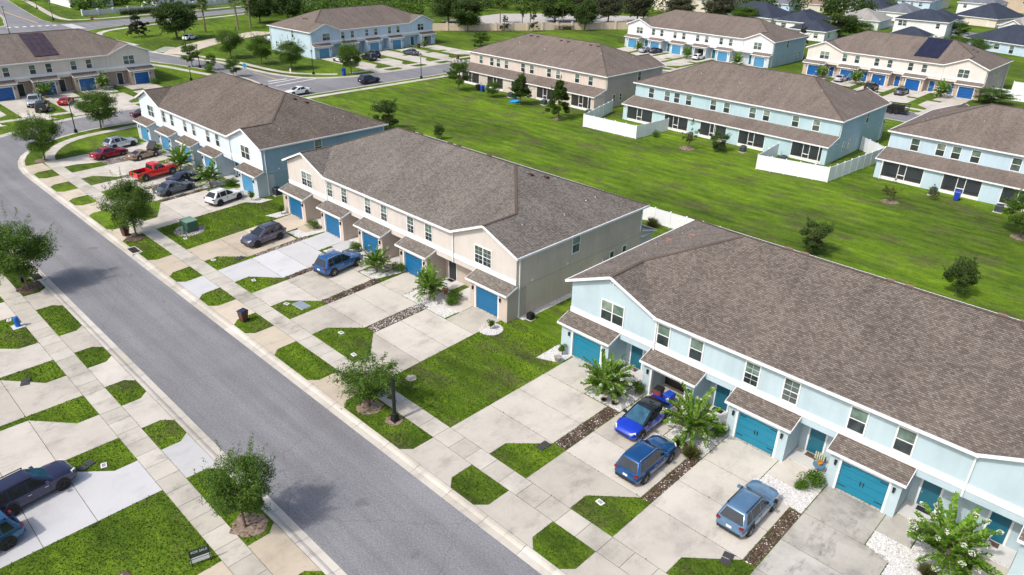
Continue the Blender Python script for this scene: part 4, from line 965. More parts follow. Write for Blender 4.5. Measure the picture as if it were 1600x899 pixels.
# far street and park trees
FT = [('dark leafed magnolia in the grass beyond the beige block', MAGN[0], -216.6, 78.1, 6.3, 5.2, 6.2, 4.4), ('large oak behind the white car at the top', BIG[0], -207.4, 84.4, 9.0, 9.8, 8.4, 10), ('street tree nearest the pool fence left of the sky blue block', OAK[0], -170.8, 81.2, 6.2, 6.0, 5.8, 5.7), ('street tree hiding the left end of the sky blue block', OAK[1], -159.4, 82.8, 6.2, 5.0, 5.8, 5.7),
  ('round young tree left of the tall lamp on the side road', YOUNG[0], -166.4, 70.0, 4.6, 3.6, 4.6, 3.5), ('thin young tree right of the tall lamp on the side road', YOUNG[1], -160.3, 72.8-1.3, 3.3, 2.3, 4.6, 3.5), ('young tree left of the round blue sign', YOUNG[0], -150.3, 71.4, 3.6, 3.0, 4.6, 3.5), ('street tree left of the lamp at the corner of the sky blue block', OAK[2], -149.8, 84.9, 5.9, 6.0, 5.8, 5.7), ('street tree in front of the white car at the sky blue block', OAK[0], -137.3, 91.9, 6.3, 5.2, 5.8, 5.7),
  ('big oak left of the tan wall hedge', BIG[1], -190.9, 166.9, 8.2, 10.6, 8.4, 10), ('big oak standing in front of the tan wall', BIG[2], -173.6, 159.6, 8.6, 9.6, 8.4, 10), ('small pine before the tan wall, left one', PINE[0], -166.0, 168.0, 4.4, 2.8, 5, 2.8), ('small pine before the tan wall, right one', PINE[0], -160.0, 174.5, 5.8, 3.0, 5, 2.8), ('round oak behind the tan wall above the beige roof', BIG[0], -171.4, 197.7, 7.6, 11.0, 8.4, 10), ('dark oak in front of the tan wall near its right end', BIG[1], -153.2, 191.2, 8.5, 7.8, 8.4, 10),
  ('mossy oak left of the white-fronted block', MOSS[0], -158.5, 210.2, 8.8, 9.2, 8.6, 9.2), ('mossy oak nearest the white-fronted block roof', MOSS[1], -155.4, 222.8, 8.6, 9.4, 8.6, 9.2), ('mossy oak behind the white-fronted block, further right', MOSS[0], -147, 236, 8.4, 9.6, 8.6, 9.2), ('mossy oak at the left of the moss group', MOSS[1], -168, 205, 8.6, 8.0, 8.6, 9.2), ('last mossy oak above the white-fronted block roof', MOSS[0], -139, 250, 8.6, 10, 8.6, 9.2), ('bright round tree behind the lamp at the end of the side street', YOUNG[0], -148.1, 141.0, 3.7, 4.7, 4.6, 3.5),
  ('tall airy tree behind the tan wall, left one', AIRY[0], -180, 180, 9.5, 6, 9, 6), ('tall airy tree behind the tan wall, middle one', AIRY[1], -172, 186, 9.6, 6, 9, 6), ('tall airy tree behind the tan wall, right one', AIRY[0], -163, 192, 9.4, 6, 9, 6), ('pale airy tree above the pine pair', AIRY[1], -168, 178, 9, 5, 9, 6),
  ('large olive tree behind the cream block roof', BIG[2], -93.0, 243.3, 6.6, 10.6, 8.4, 10), ('bushy tree right of the large olive tree behind the cream roof', OAK[1], -87.4, 246.1, 4.9, 6.6, 5.8, 5.7), ('low tree before the two-storey white house', OAK[0], -62.0, 236.9, 4.2, 7.2, 5.8, 5.7), ('bright green tree right of the two-storey white house', YOUNG[1], -67.0, 273.3, 5.2, 5.6, 4.6, 3.5), ('dark tree before the navy roof with solar panels', OAK[2], -53.5, 232.0, 5.3, 9.0, 5.8, 5.7), ('round tree behind the white-fronted block roof', OAK[1], -128.3, 247.6, 5.8, 9.0, 5.8, 5.7), ('bush tree at the right end of the cream block', YOUNG[0], -32.8, 172.3, 2.8, 6.5, 4.6, 3.5), ('dark narrow tree between the two far blocks', MAGN[0], -92.2, 214.6, 5.4, 3.6, 6.2, 4.4),
  ('dark tree at the top edge left of the sky blue block', BIG[0], -224.6, 118, 8.5, 8.5, 8.4, 10), ('second dark tree at the top edge above the sky blue block', BIG[1], -221.0, 126, 8.6, 9, 8.4, 10)]
for a in FT: tree(*a)
for lab, x, y, s in (('palm tree nearest the white car', -214.6, 95.7, 1.25), ('left palm of the pair by the pool', -215.5, 106.0, 1.22), ('right palm of the pair by the pool', -217.2, 110.9, 1.24), ('palm tree half behind the large oak', -216.4, 90.4, 1.15)): plant('palm_tree', lab, 'palm tree', PALM[rnd.randint(0, 1)], x, y, s)
# shrubs
def shrub(label, proto, x, y, s=1., sz=None, name='shrub'): return plant(name, label, 'shrub', proto, x, y, s, sz)
for lab, p, x, y, s in (('bright clipped shrub left of the open garage', SHRUB[0], -23.6, 38.3, 1.0), ('clipped shrub left of the third teal garage', SHRUB[1], -16.75, 38.2, 1.05), ('clipped double shrub in front of the porch chair', SHRUB[2], -10.25, 37.75, 1.2), ('small bright shrub beside the clipped double shrub', SHRUB[0], -10.7, 37.1, .7),
  ('narrow shrub at the left corner of the teal block', TALLSH[0], -30.75, 38.2, 1.0), ('small shrub in the round stone ring', TALLSH[0], -37.55, 36.95, .95), ('pair of shrubs left of the fourth grey garage', SHRUB[1], -51.6, 38.2, 1.1), ('shrub left of the third grey garage', SHRUB[0], -58.6, 38.2, 1.05), ('shrub left of the second grey garage', SHRUB[2], -66.4, 38.1, 1.1), ('long shrub left of the last grey garage', SHRUB[0], -43.5, 38.1, 1.2), ('low bright shrub beside the long shrub', SHRUB[1], -42.9, 37.4, .9), ('narrow shrub at the left corner of the grey block', TALLSH[0], -72.7, 37.9, 1.15), ('shrub at the right corner of the light blue block', TALLSH[0], -79.0, 37.6, 1.2),
  ('shrub under the right crape myrtle of the light blue block', SHRUB[1], -85.5, 38.3, 1.2), ('shrub behind the tan coupe', SHRUB_D[0], -107.2, 38.3, 1.1), ('shrub at the left end of the light blue block', SHRUB_D[0], -113.6, 37.6, .8), ('dark low shrub in the gravel left of the open garage', SHRUB_D[0], -24.4, 36.9, .62), ('low spiky plant in the leftmost gravel bed', TUFT[0], -23.9, 35.9, .5), ('small spiky plant beside the low spiky plant', TUFT[0], -24.7, 35.7, .42), ('large olive ornamental grass clump before the second crape myrtle', TUFT[0], -17.0, 34.9, 1.25), ('olive ornamental grass clump left of the largest clump', TUFT[0], -18.1, 35.2, .95), ('dry plant at the foot of the largest crape myrtle', TUFT[0], -3.0, 35.6, 1.0), ('spiky palm plant behind the grey block by the white fence', TUFT[0], -41.5, 66.2, 1.6),
  ('leafy bush near the cream block driveway', SHRUB_D[0], -56.8, 171.5, 1.2), ('bush at the right of the first cream garage pair', SHRUB_D[0], -50, 171.5, 1.3), ('bushy plants at the right end garage of the top left block', SHRUB_D[0], -152.8, 56.2, 1.4), ('dry bush beside the front fence of the aqua block', SHRUB_D[0], -63.4, 99.2, 1.2), ('green shrub at the street end of the aqua block', SHRUB[0], -36.2, 127.8, 1.2), ('bush at the end of the side road hedge', SHRUB_D[0], -158, 70.0, 2.0)): shrub(lab, p, x, y, s)
def hedge(label, p0, p1, w_, h_, lf=LF_MOSS):
    n = int(math.hypot(p1[0]-p0[0], p1[1]-p0[1])*160*h_); t = nr.uniform(0, 1, (n, 1)); P = np.concatenate([np.array(p0)*(1-t)+np.array(p1)*t+nr.uniform(-w_/2, w_/2, (n, 2)), nr.uniform(.05, h_, (n, 1))*nr.uniform(.85, 1.08, (n, 1))], 1)
    o = thing('hedge', label, 'hedge', (p0[0], p0[1], 0)); link('foliage', leafy('foliage', P-np.array([p0[0], p0[1], 0]), .14, lf), o)
    mb = MB(); mb.bar((0, 0, h_*.35), (p1[0]-p0[0], p1[1]-p0[1], h_*.35), .15, h_*.6); mb.build('stem', BARK, o)
hedge('brown hedge along the left part of the tan wall', (-179.0, 153.0), (-173.0, 161.5), 1.2, 1.7); hedge('short brown hedge along the middle of the tan wall', (-158.6, 182.6), (-155.2, 187.6), 1.2, 1.5); hedge('dark hedge by the walled garden at the top left', (-268, 92), (-275, 124), 1.6, 1.6, LF_DK)
# distant wood along the top edge
P = []
for k in range(150):
    t = rnd.random(); x = -262+t*150+rnd.uniform(-8, 8); y = 150+t*150+rnd.uniform(0, 70)
    if x > -188 and y < 212: y += 40
    r = rnd.uniform(3, 5.5); P.append(blob(240, (x, y, r*.95), r, .95))
tag(leafy and link('wood', leafy('wood', np.concatenate(P), .55, LF_DK)), 'dense dark green wood along the top edge', 'wood', kind='stuff')
P = []
for k in range(42):
    x = rnd.uniform(-246, -203); y = 122+(x+246)*.55+rnd.uniform(0, 34); r = rnd.uniform(2.6, 4.6); P.append(blob(420, (x, y, r*1.0), r, 1.0))
tag(link('wood', leafy('wood', np.concatenate(P), .36, LF_OAK)), 'dense belt of green trees right behind the sky blue block', 'wood', kind='stuff')
P = []
for k in range(26):
    x = rnd.uniform(-330, -284); y = 74+rnd.uniform(4, 40)+(x+330)*.1; r = rnd.uniform(2, 4); P.append(blob(220, (x, y, r*.9), r, .95))
tag(link('wood', leafy('wood', np.concatenate(P), .5, LF_OAK)), 'clump of green trees beyond the crossroads at the top left corner', 'wood', kind='stuff')

# ------------------------------------------------------------------ vehicles
LAMP_R = plain('tail_lamp', (.20, .012, .016), .2); LAMP_W = plain('head_lamp', (.7, .72, .75), .1); PLATE = plain('plate_white', (.75, .76, .78), .5)
RIM_A = plain('rim_alloy', (.45, .46, .48), .3, .8); RIM_D = plain('rim_dark', (.06, .06, .065), .35, .7); ARCH = plain('arch_black', (.012, .012, .013), .7)
WH = {}
def wheel_meshes(r, rim):
    k = (r, rim.name)
    if k in WH: return WH[k]
    t = MB(); n = 20; prof = [(r*.66, -.11), (r*.95, -.11), (r, -.07), (r, .07), (r*.95, .11), (r*.66, .11)]
    for i in range(n):
        for (ra, ya), (rb, yb) in zip(prof, prof[1:]+prof[:1]):
            q = []
            for rr, yy, ii in ((ra, ya, i), (ra, ya, i+1), (rb, yb, i+1), (rb, yb, i)):
                th = 2*math.pi*ii/n; q.append((rr*math.cos(th), yy, rr*math.sin(th)))
            t.poly(q)
    m = MB(); m.tube((0, -.07, 0), (0, .07, 0), r*.67, None, 20, 1)
    for s in range(5):
        th = 2*math.pi*s/5; 
        for sg in (-1, 1): m.bar((0, sg*.085, 0), (r*.64*math.cos(th), sg*.085, r*.64*math.sin(th)), .03, .1, 0, up=(0, 1, 0))
    for sg in (-1, 1): m.tube((0, sg*.06, 0), (0, sg*.1, 0), .055, None, 10, 0)
    WH[k] = (t.mesh('wheel', RUBBER, 40), m.mesh('rim', [rim, ARCH])); return WH[k]
KINDS = {
 # stations x, halfwidth, z bottom, z top ; cabin rear base, rear top, front top, front base, belt z, roof z ; wheelbase, wheel r
 'suv': dict(st=[(-2.33, .66, .48, .80), (-2.29, .80, .36, .98), (-2.12, .88, .28, 1.06), (-1.4, .925, .24, 1.06), (0, .93, .24, 1.03), (.95, .925, .24, 1.02), (1.2, .92, .24, 1.03), (1.8, .90, .25, .98), (2.12, .84, .28, .9), (2.27, .74, .34, .78), (2.33, .6, .42, .64)], cab=(-2.2, -1.85, .12, 1.08, 1.0, 1.68), wb=2.72, r=.355, pil=(-1.28, -.32), rails=True),
 'crossover': dict(st=[(-2.26, .64, .46, .82), (-2.22, .78, .34, .98), (-2.05, .87, .27, 1.06), (-1.4, .915, .23, 1.04), (0, .92, .23, 1.0), (.95, .915, .23, .99), (1.25, .91, .23, .99), (1.8, .88, .24, .93), (2.1, .82, .27, .85), (2.22, .72, .33, .74), (2.28, .58, .4, .62)], cab=(-2.12, -1.5, .1, 1.15, .98, 1.62), wb=2.7, r=.355, pil=(-1.15, -.28), rails=True),
 'sedan': dict(st=[(-2.42, .62, .46, .80), (-2.38, .76, .34, .95), (-2.2, .85, .26, 1.0), (-1.5, .905, .2, .98), (0, .915, .2, .93), (1.0, .91, .2, .92), (1.3, .9, .2, .91), (1.9, .87, .22, .84), (2.22, .8, .25, .76), (2.36, .7, .3, .66), (2.42, .56, .38, .56)], cab=(-1.75, -1.0, .05, 1.2, .92, 1.45), wb=2.82, r=.34, pil=(-1.05, -.22), rails=False),
 'hatch': dict(st=[(-2.35, .62, .46, .86), (-2.31, .78, .34, 1.02), (-2.15, .88, .26, 1.09), (-1.5, .925, .22, 1.06), (0, .935, .22, .99), (1.0, .93, .22, .96), (1.3, .92, .22, .95), (1.85, .9, .23, .86), (2.15, .83, .26, .77), (2.3, .72, .31, .67), (2.37, .56, .38, .56)], cab=(-2.15, -1.15, .05, 1.3, .95, 1.6), wb=2.88, r=.36, pil=(-1.1, -.2), rails=False),
 'coupe': dict(st=[(-2.2, .6, .4, .72), (-2.17, .76, .3, .84), (-1.9, .84, .22, .86), (-1.2, .86, .18, .82), (0, .865, .18, .78), (.9, .86, .18, .77), (1.3, .85, .18, .74), (1.85, .82, .2, .68), (2.1, .76, .24, .62), (2.2, .62, .3, .54)], cab=(-1.75, -.75, -.15, .8, .78, 1.2), wb=2.45, r=.32, pil=(-.85,), rails=False)}
def car(kind, label, x, y, head, color, rim=None, rails=CHROME, roofm=None, open_hood=False, wind=None, scale=1., name='parked_car', cat='car'):
    K = KINDS[kind]; T = thing(name, label, cat, (x, y, .018), R(head), None); T.scale = (scale,)*3; rim = rim or RIM_A
    rings = []
    for (sx_, w_, zb, zt) in K['st']:
        d = zt-zb
        half = [(0, zb), (w_*.8, zb), (w_*.965, zb+.1*d+.03), (w_, zb+.34*d), (w_*.99, zb+.6*d), (w_*.955, zt-.1*d), (w_*.87, zt-.01), (w_*.5, zt+.022), (0, zt+.03)]
        rings.append([(sx_, a, b) for a, b in half]+[(sx_, -a, b) for a, b in half[-2:0:-1]])
    b = MB(); n = len(rings[0])
    for r0, r1 in zip(rings, rings[1:]):
        for i in range(n):
            j = (i+1) % n; low = i in (0, 1, n-1, n-2); b.poly([r0[i], r1[i], r1[j], r0[j]], 1 if low else 0)
    b.poly(rings[0][::-1], 0); b.poly(rings[-1], 0)
    # merge duplicates for smooth shading
    idx = {}; nv = []; rem = []
    for v in b.v:
        k = (round(v[0], 4), round(v[1], 4), round(v[2], 4))
        if k not in idx: idx[k] = len(nv); nv.append(v)
        rem.append(idx[k])
    b.v = nv; b.f = [[rem[i] for i in f] for f in b.f]
    b.build('body', [color, BLACK], T, smooth=38)
    xr0, xr1, xf1, xf0, zb, zr = K['cab']; W0 = K['st'][len(K['st'])//2][1]*.93; W1 = W0*.76
    def lv(z):
        t = (z-zb)/(zr-.07-zb); return xr0+(xr1-xr0)*t, xf0+(xf1-xf0)*t, W0+(W1-W0)*t
    levels = [(zb-.06, *lv(zb-.06)), (zr-.07, *lv(zr-.07)), (zr-.015, lv(zr-.07)[0]+.1, lv(zr-.07)[1]-.1, W1-.1), (zr+.015, lv(zr-.07)[0]+.45, lv(zr-.07)[1]-.4, W1-.35)]
    c = MB(); rg = []
    for z, xr, xf, w_ in levels:
        rg.append([(xr, -(w_-.1), z), (xr+.1, -w_, z), (xf-.12, -w_, z), (xf, -(w_-.12), z), (xf, w_-.12, z), (xf-.12, w_, z), (xr+.1, w_, z), (xr, w_-.1, z)])
    vs = [p for r0 in rg for p in r0]; c.v = vs
    for q in range(len(rg)-1):
        for i in range(8):
            j = (i+1) % 8; c.f.append([q*8+i, q*8+j, q*8+8+j, q*8+8+i]); c.m.append(0)
    c.f.append([24+i for i in range(8)]); c.m.append(0)
    ro = c.build('roof', roofm or color, T, smooth=32)
    def on(fr, z, o=.014):
        xr, xf, w_ = lv(z); return xr, xf, w_
    z0, z1 = zb+.035, zr-.1
    (r0, f0, w0), (r1, f1, w1) = on(0, z0), on(0, z1)
    g = MB(); g.poly([(f0+.014, -(w0-.13), z0), (f0+.014, w0-.13, z0), (f1+.014, w1-.13, z1), (f1+.014, -(w1-.13), z1)]); g.build('windshield', wind or CARGLASS, T)
    g = MB(); g.poly([(r0-.014, w0-.13, z0+.03), (r0-.014, -(w0-.13), z0+.03), (r1-.014, -(w1-.13), z1), (r1-.014, w1-.13, z1)]); g.build('rear_window', CARGLASS, T)
    cuts = [None]+list(K['pil'])+[None]
    for sg in (-1, 1):
        for q in range(len(cuts)-1):
            a0 = r0+.28 if cuts[q] is None else cuts[q]+.05; a1 = r1+.2 if cuts[q] is None else cuts[q]+.05
            b0 = f0-.32 if cuts[q+1] is None else cuts[q+1]-.04; b1 = f1-.14 if cuts[q+1] is None else cuts[q+1]-.04
            MB().poly([(a0, sg*(w0+.012), z0), (b0, sg*(w0+.012), z0), (b1, sg*(w1+.012), z1), (a1, sg*(w1+.012), z1)]).build('side_window', CARGLASS, T)
        if K['rails'] and rails: MB().bar((xr1+.15, sg*(W1-.06), zr+.05), (xf1-.05, sg*(W1-.06), zr+.04), .045, .04).box(xr1+.12, xr1+.22, sg*(W1-.06)-.02, sg*(W1-.06)+.02, zr-.03, zr+.05).box(xf1-.12, xf1-.04, sg*(W1-.06)-.02, sg*(W1-.06)+.02, zr-.03, zr+.04).build('roof_rail', rails, T)
        Wm = K['st'][len(K['st'])//2][1]
        MB().box(f0-.5, f0-.32, min(sg*(W0+.02), sg*(Wm+.2)), max(sg*(W0+.02), sg*(Wm+.2)), zb+.02, zb+.16).build('mirror', BLACK if roofm else color, T)
        for hx in (-.35, .55): MB().box(hx-.1, hx+.1, min(sg*(Wm-.03), sg*(Wm+.012)), max(sg*(Wm-.03), sg*(Wm+.012)), zb-.2, zb-.165).build('door_handle', CHROME if K['rails'] else color, T)
        for sx_ in (-1.15, -.3, .75): MB().box(sx_-.006, sx_+.006, min(sg*(Wm-.08), sg*(Wm+.003)), max(sg*(Wm-.08), sg*(Wm+.003)), .42, zb-.1).build('door_seam', ARCH, T)
        xe, we, ze, zt_ = K['st'][-4]
        fx = K['st'][-1][0]; hz_ = K['st'][-3][3]-.03
        MB().bar((fx-.34, sg*.80, hz_), (fx-.06, sg*.58, hz_-.06), .09, .14).build('headlight', LAMP_W, T)
        rx = K['st'][0][0]; MB().box(rx-.005, rx+.17, min(sg*.58, sg*.83), max(sg*.58, sg*.83), zb-.13, zb).build('taillight', LAMP_R, T)
        tm, rm = wheel_meshes(K['r'], rim)
        for wx in (-K['wb']/2-.02, K['wb']/2+.02):
            MB().tube((wx, sg*(Wm-.3), K['r']+.03), (wx, sg*(Wm+.006), K['r']+.03), K['r']+.075, None, 20).build('wheel_arch', ARCH, T)
            wo = link('wheel', tm, T, (wx, sg*(Wm-.085), K['r'])); link('rim', rm, wo)
    fx = K['st'][-1][0]; rx = K['st'][0][0]
    MB().box(fx-.1, fx+.012, -.5, .5, .45, .6).build('grille', BLACK, T)
    MB().box(rx-.02, rx+.1, -.16, .16, .66, .8).build('licence_plate', PLATE, T)
    MB().box(rx-.03, rx+.2, -.7, .7, .36, .52).build('rear_bumper', BLACK if K['rails'] else color, T)
    if open_hood:
        MB().bar((1.0, 0, 1.0), (1.75, 0, 1.95), 1.5, .05, up=(0, 0, 1)).build('open_hood', BLACK, T)
        MB().box(.95, 2.0, -.65, .65, .74, .9).build('engine_bay', ARCH, T)
    return T
P_ = lambda n_, c, m=.35: carpaint('paint_'+n_, c, m)
COB = P_('cobalt', (.008, .05, .55), .3); OCEAN = P_('ocean', (.008, .085, .26), .4); STEEL = P_('steel_blue', (.13, .25, .40), .4); ROYAL = P_('royal', (.022, .115, .33), .4); GREYP = P_('grey_violet', (.11, .11, .16), .6)
NAVY = P_('navy', (.025, .028, .075), .4); TEALP = P_('teal_blue', (.02, .11, .25), .4); WHT = P_('white', (.78, .80, .82), 0); GRM = P_('gunmetal', (.13, .155, .20), .6); RED = P_('red', (.62, .01, .012), 0); DRED = P_('dark_red', (.33, .01, .03), .3); TAN = P_('tan', (.32, .22, .15), .3); SILV = P_('silver', (.50, .56, .63), .5); BLK = P_('black', (.012, .012, .016), .3); MAR = P_('maroon', (.11, .01, .02), .3)
car('hatch', 'bright blue electric hatchback with dark glass roof at the open garage', -21.1, 35.4, -90, COB, RIM_A, None, CARGLASS, wind=CARGLASS_B)
car('suv', 'dark blue SUV with silver roof rails behind the blue hatchback', -18.5, 32.05, 90.5, OCEAN, RIM_A)
car('suv', 'grey-blue SUV with black roof rails alone on its driveway', -11.9, 32.75, 90, STEEL, RIM_A, BLACK)
car('suv', 'blue three-row SUV on the grey block driveway', -56.05, 34.5, 98, ROYAL, RIM_A, CHROME, scale=1.07, roofm=None)
car('suv', 'grey SUV facing the street beside the transformer lawn', -66.9, 32.5, -82, GREYP, RIM_D, BLACK)
car('suv', 'navy SUV with black wheels facing the street at the bottom left', -42.0, 4.15, 98, NAVY, RIM_D, BLACK, wind=CARGLASS_B)
car('suv', 'teal blue SUV cut off by the left edge with red tail lamp', -39.15, .6, -82, TEALP, RIM_D, BLACK)
car('crossover', 'white SUV next to the transformer lawn of the blue block', -80.9, 35.2, 104, WHT, RIM_D, CHROME)
car('sedan', 'gunmetal grey sedan nearest the big street tree', -88.0, 32.3, 102, GRM, RIM_D)
car('sedan', 'dark navy sedan parked deeper beside the grey sedan', -90.6, 35.0, 100, NAVY, RIM_D)
car('sedan', 'dark red sedan on the blue block driveway', -108.0, 31.9, 102, DRED, RIM_A)
car('coupe', 'old tan coupe with its black hood open', -104.6, 35.2, 104, TAN, WHT, open_hood=True)
car('crossover', 'silver SUV parked behind the dark red sedan', -111.9, 34.8, 80+20, SILV, RIM_D, BLACK)
car('sedan', 'maroon car half hidden behind the blue block gable', -127.2, 44.6, 90, MAR)
car('suv', 'dark blue SUV parked at the kerb opposite the sky blue block', -127.3, 89.4, 91, NAVY, RIM_D)
car('sedan', 'white sedan parked at the kerb behind the light blue block roof', -126.9, 72.6, -90, WHT)
car('suv', 'black SUV parked behind the silver pickup', -142.6, 33.4, 160, BLK, RIM_A)
car('coupe', 'bright red sports coupe at the top left block', -145.6, 38.0, 148, RED, RIM_D)
car('sedan', 'white sedan driving on the road by the palms', -204.3, 86.6, 120, WHT)
car('sedan', 'white car half behind the street tree at the sky blue block', -151.2, 98.6, 182, WHT)
car('suv', 'black SUV nearer the street at the sky blue block', -149.2, 105.2, 176, BLK, RIM_D)
car('suv', 'black SUV nearer the garage at the sky blue block', -152.2, 108.4, 180, BLK, RIM_D)
car('sedan', 'blue-grey sedan at the middle garages of the sky blue block', -149.4, 117.9, 182, GRM, RIM_A)
car('crossover', 'white hatchback backing out of the open far garage', -99.1, 170.6, 90, WHT, RIM_A, None, scale=.92)
car('sedan', 'pale silver sedan near the left end of the far white block', -114.6, 169.6, 90, SILV)
car('sedan', 'dark sedan next to the pale silver sedan', -112.2, 170.8, 90, NAVY)
car('sedan', 'violet grey sedan in front of the cream block', -48.6, 167.2, 90, GREYP)
car('sedan', 'silver sedan behind the second crape myrtle of the cream block', -63.0, 171.4, 90, SILV)
car('crossover', 'dark car mostly hidden by the aqua block roof', -54.6, 166.6, 90, BLK, RIM_D, None)
def pickup(label, x, y, head, color, rim, bedliner=BLACK):
    T = thing('pickup_truck', label, 'pickup truck', (x, y, .018), R(head)); W = .99
    st = [(-.75, W*.97, .36, 1.18), (.4, W, .36, 1.16), (1.2, W, .36, 1.14), (1.55, W*.99, .36, 1.14), (2.3, W*.96, .38, 1.08), (2.65, W*.92, .42, 1.02), (2.82, W*.8, .5, .92), (2.88, W*.66, .56, .8)]
    b = MB(); rings = []
    for (sx_, w_, zb, zt) in st:
        d = zt-zb; half = [(0, zb), (w_*.85, zb), (w_*.98, zb+.1*d), (w_, zb+.4*d), (w_*.99, zb+.75*d), (w_*.93, zt-.01), (w_*.5, zt+.03), (0, zt+.04)]
        rings.append([(sx_, a, c) for a, c in half]+[(sx_, -a, c) for a, c in half[-2:0:-1]])
    n = len(rings[0]); b.v = [p for r_ in rings for p in r_]
    for q in range(len(rings)-1):
        for i in range(n):
            j = (i+1) % n; b.f.append([q*n+i, q*n+n+i, q*n+n+j, q*n+j]); b.m.append(0)
    b.f.append(list(range(n))[::-1]); b.m.append(0); b.f.append([(len(rings)-1)*n+i for i in range(n)]); b.m.append(0)
    b.build('body', color, T, smooth=38)
    bd = MB().box(-2.8, -.72, -.97, -.86, .45, 1.2).box(-2.8, -.72, .86, .97, .45, 1.2).box(-2.88, -2.78, -.95, .95, .5, 1.18).box(-.8, -.72, -.9, .9, .5, 1.2); bd.build('bed', color, T)
    MB().box(-2.78, -.8, -.86, .86, .55, .68).build('bed_liner', bedliner, T)
    lev = [(1.08, -.72, 1.3, .93), (1.78, -.6, .55, .76), (1.86, -.45, .35, .64)]
    c = MB()
    for z, xr, xf, w_ in lev: c.v += [(xr, -(w_-.08), z), (xr+.08, -w_, z), (xf-.1, -w_, z), (xf, -(w_-.1), z), (xf, w_-.1, z), (xf-.1, w_, z), (xr+.08, w_, z), (xr, w_-.08, z)]
    for q in range(2):
        for i in range(8): j = (i+1) % 8; c.f.append([q*8+i, q*8+j, q*8+8+j, q*8+8+i]); c.m.append(0)
    c.f.append([16+i for i in range(8)]); c.m.append(0); c.build('cab_roof', color, T, smooth=30)
    L = lambda z, k: lev[0][k]+(lev[1][k]-lev[0][k])*(z-1.08)/.7
    z0, z1 = 1.2, 1.72
    MB().poly([(L(z0, 2)+.014, -.8, z0), (L(z0, 2)+.014, .8, z0), (L(z1, 2)+.014, .66, z1), (L(z1, 2)+.014, -.66, z1)]).build('windshield', CARGLASS, T)
    MB().poly([(L(z0, 1)-.014, .78, z0), (L(z0, 1)-.014, -.78, z0), (L(z1, 1)-.014, -.62, z1), (L(z1, 1)-.014, .62, z1)]).build('rear_window', CARGLASS, T)
    for sg in (-1, 1):
        for a0, a1, b0, b1 in ((-.5, -.42, -.02, -.02), (.08, .08, .98, .5)):
            MB().poly([(a0, sg*(L(z0, 3)+.012), z0), (b0, sg*(L(z0, 3)+.012), z0), (b1, sg*(L(z1, 3)+.012), z1), (a1, sg*(L(z1, 3)+.012), z1)]).build('side_window', CARGLASS, T)
        MB().box(.85, 1.05, min(sg*.92, sg*1.22), max(sg*.92, sg*1.22), 1.16, 1.36).build('mirror', color, T)
        MB().bar((2.6, sg*.8, .94), (2.84, sg*.6, .9), .1, .2).build('headlight', LAMP_W, T); MB().box(-2.9, -2.76, min(sg*.8, sg*.965), max(sg*.8, sg*.965), .8, 1.1).build('taillight', LAMP_R, T)
        tm, rm = wheel_meshes(.42, rim)
        for wx in (-1.9, 1.85):
            MB().tube((wx, sg*.6, .48), (wx, sg*.997, .48), .5, None, 20).build('wheel_arch', ARCH, T); wo = link('wheel', tm, T, (wx, sg*.9, .42)); link('rim', rm, wo)
    MB().box(-3.0, -2.85, -.85, .85, .48, .66).build('rear_bumper', CHROME, T); MB().box(2.8, 2.93, -.6, .6, .55, .8).build('grille', BLACK, T)
pickup('bright red pickup truck with open black bed', -95.4, 33.0, 101, RED, RIM_A)
pickup('silver pickup truck in front of the top left blue garages', -147.8, 33.7, -20, SILV, RIM_A, GRM)
TR = thing('utility_trailer', 'black cargo trailer in the street behind the aqua block', 'trailer', (-43.6, 148.3, -.08), R(8))
MB().box(-2.4, 2.4, -1.05, 1.05, .5, .62).build('deck', DARKM, TR)
for sg in (-1, 1):
    for k in range(6): MB().box(-2.4+k*.94, -2.32+k*.94, min(sg*1.0, sg*1.05), max(sg*1.0, sg*1.05), .62, 1.75).build('stake', DARKM, TR)
    for zz in (.8, 1.2, 1.62): MB().box(-2.4, 2.4, min(sg*1.05, sg*1.09), max(sg*1.05, sg*1.09), zz, zz+.16).build('side_board', BLACK, TR)
    tm, rm = wheel_meshes(.36, RIM_D)
    for wx in (-.4, .5): wo = link('wheel', tm, TR, (wx, sg*1.16, .36)); link('rim', rm, wo)
MB().box(-1.8, 1.6, -.9, .9, .62, 1.5).build('cargo', ARCH, TR); MB().bar((2.4, 0, .5), (3.6, 0, .45), .12, .12).build('drawbar', DARKM, TR)

# ------------------------------------------------------------------ street furniture and yard things
def lamp(label, x, y, H=5.0, rot=0, lantern=True):
    T = thing('street_lamp', label, 'lamp post', (x, y, 0), rot)
    MB().box(-.2, .2, -.2, .2, 0, .5).box(-.24, .24, -.24, .24, 0, .12).build('base', DARKM, T)
    if not lantern:
        MB().tube((0, 0, .5), (0, 0, H), .13, .12, 12).lathe([(.15, .5), (.17, .56), (.13, .64)], 12).build('post', DARKM, T); return
    MB().tube((0, 0, .5), (0, 0, H-.75), .085, .06, 10).lathe([(.1, .5), (.12, .55), (.09, .62)], 10).build('post', DARKM, T)
    MB().lathe([(.06, H-.75), (.14, H-.7), (.1, H-.66)], 10).lathe([(.16, H-.2), (.28, H-.18), (.2, H-.08), (.06, H), (.02, H+.12)], 10).tube((.12, .12, H-.68), (.18, .18, H-.18), .012).tube((-.12, .12, H-.68), (-.18, .18, H-.18), .012).tube((.12, -.12, H-.68), (.18, -.18, H-.18), .012).tube((-.12, -.12, H-.68), (-.18, -.18, H-.18), .012).build('lantern', DARKM, T)
    MB().lathe([(.1, H-.66), (.17, H-.2)], 8).build('lamp_glass', plain('lamp_glass', (.55, .56, .54), .2), T)
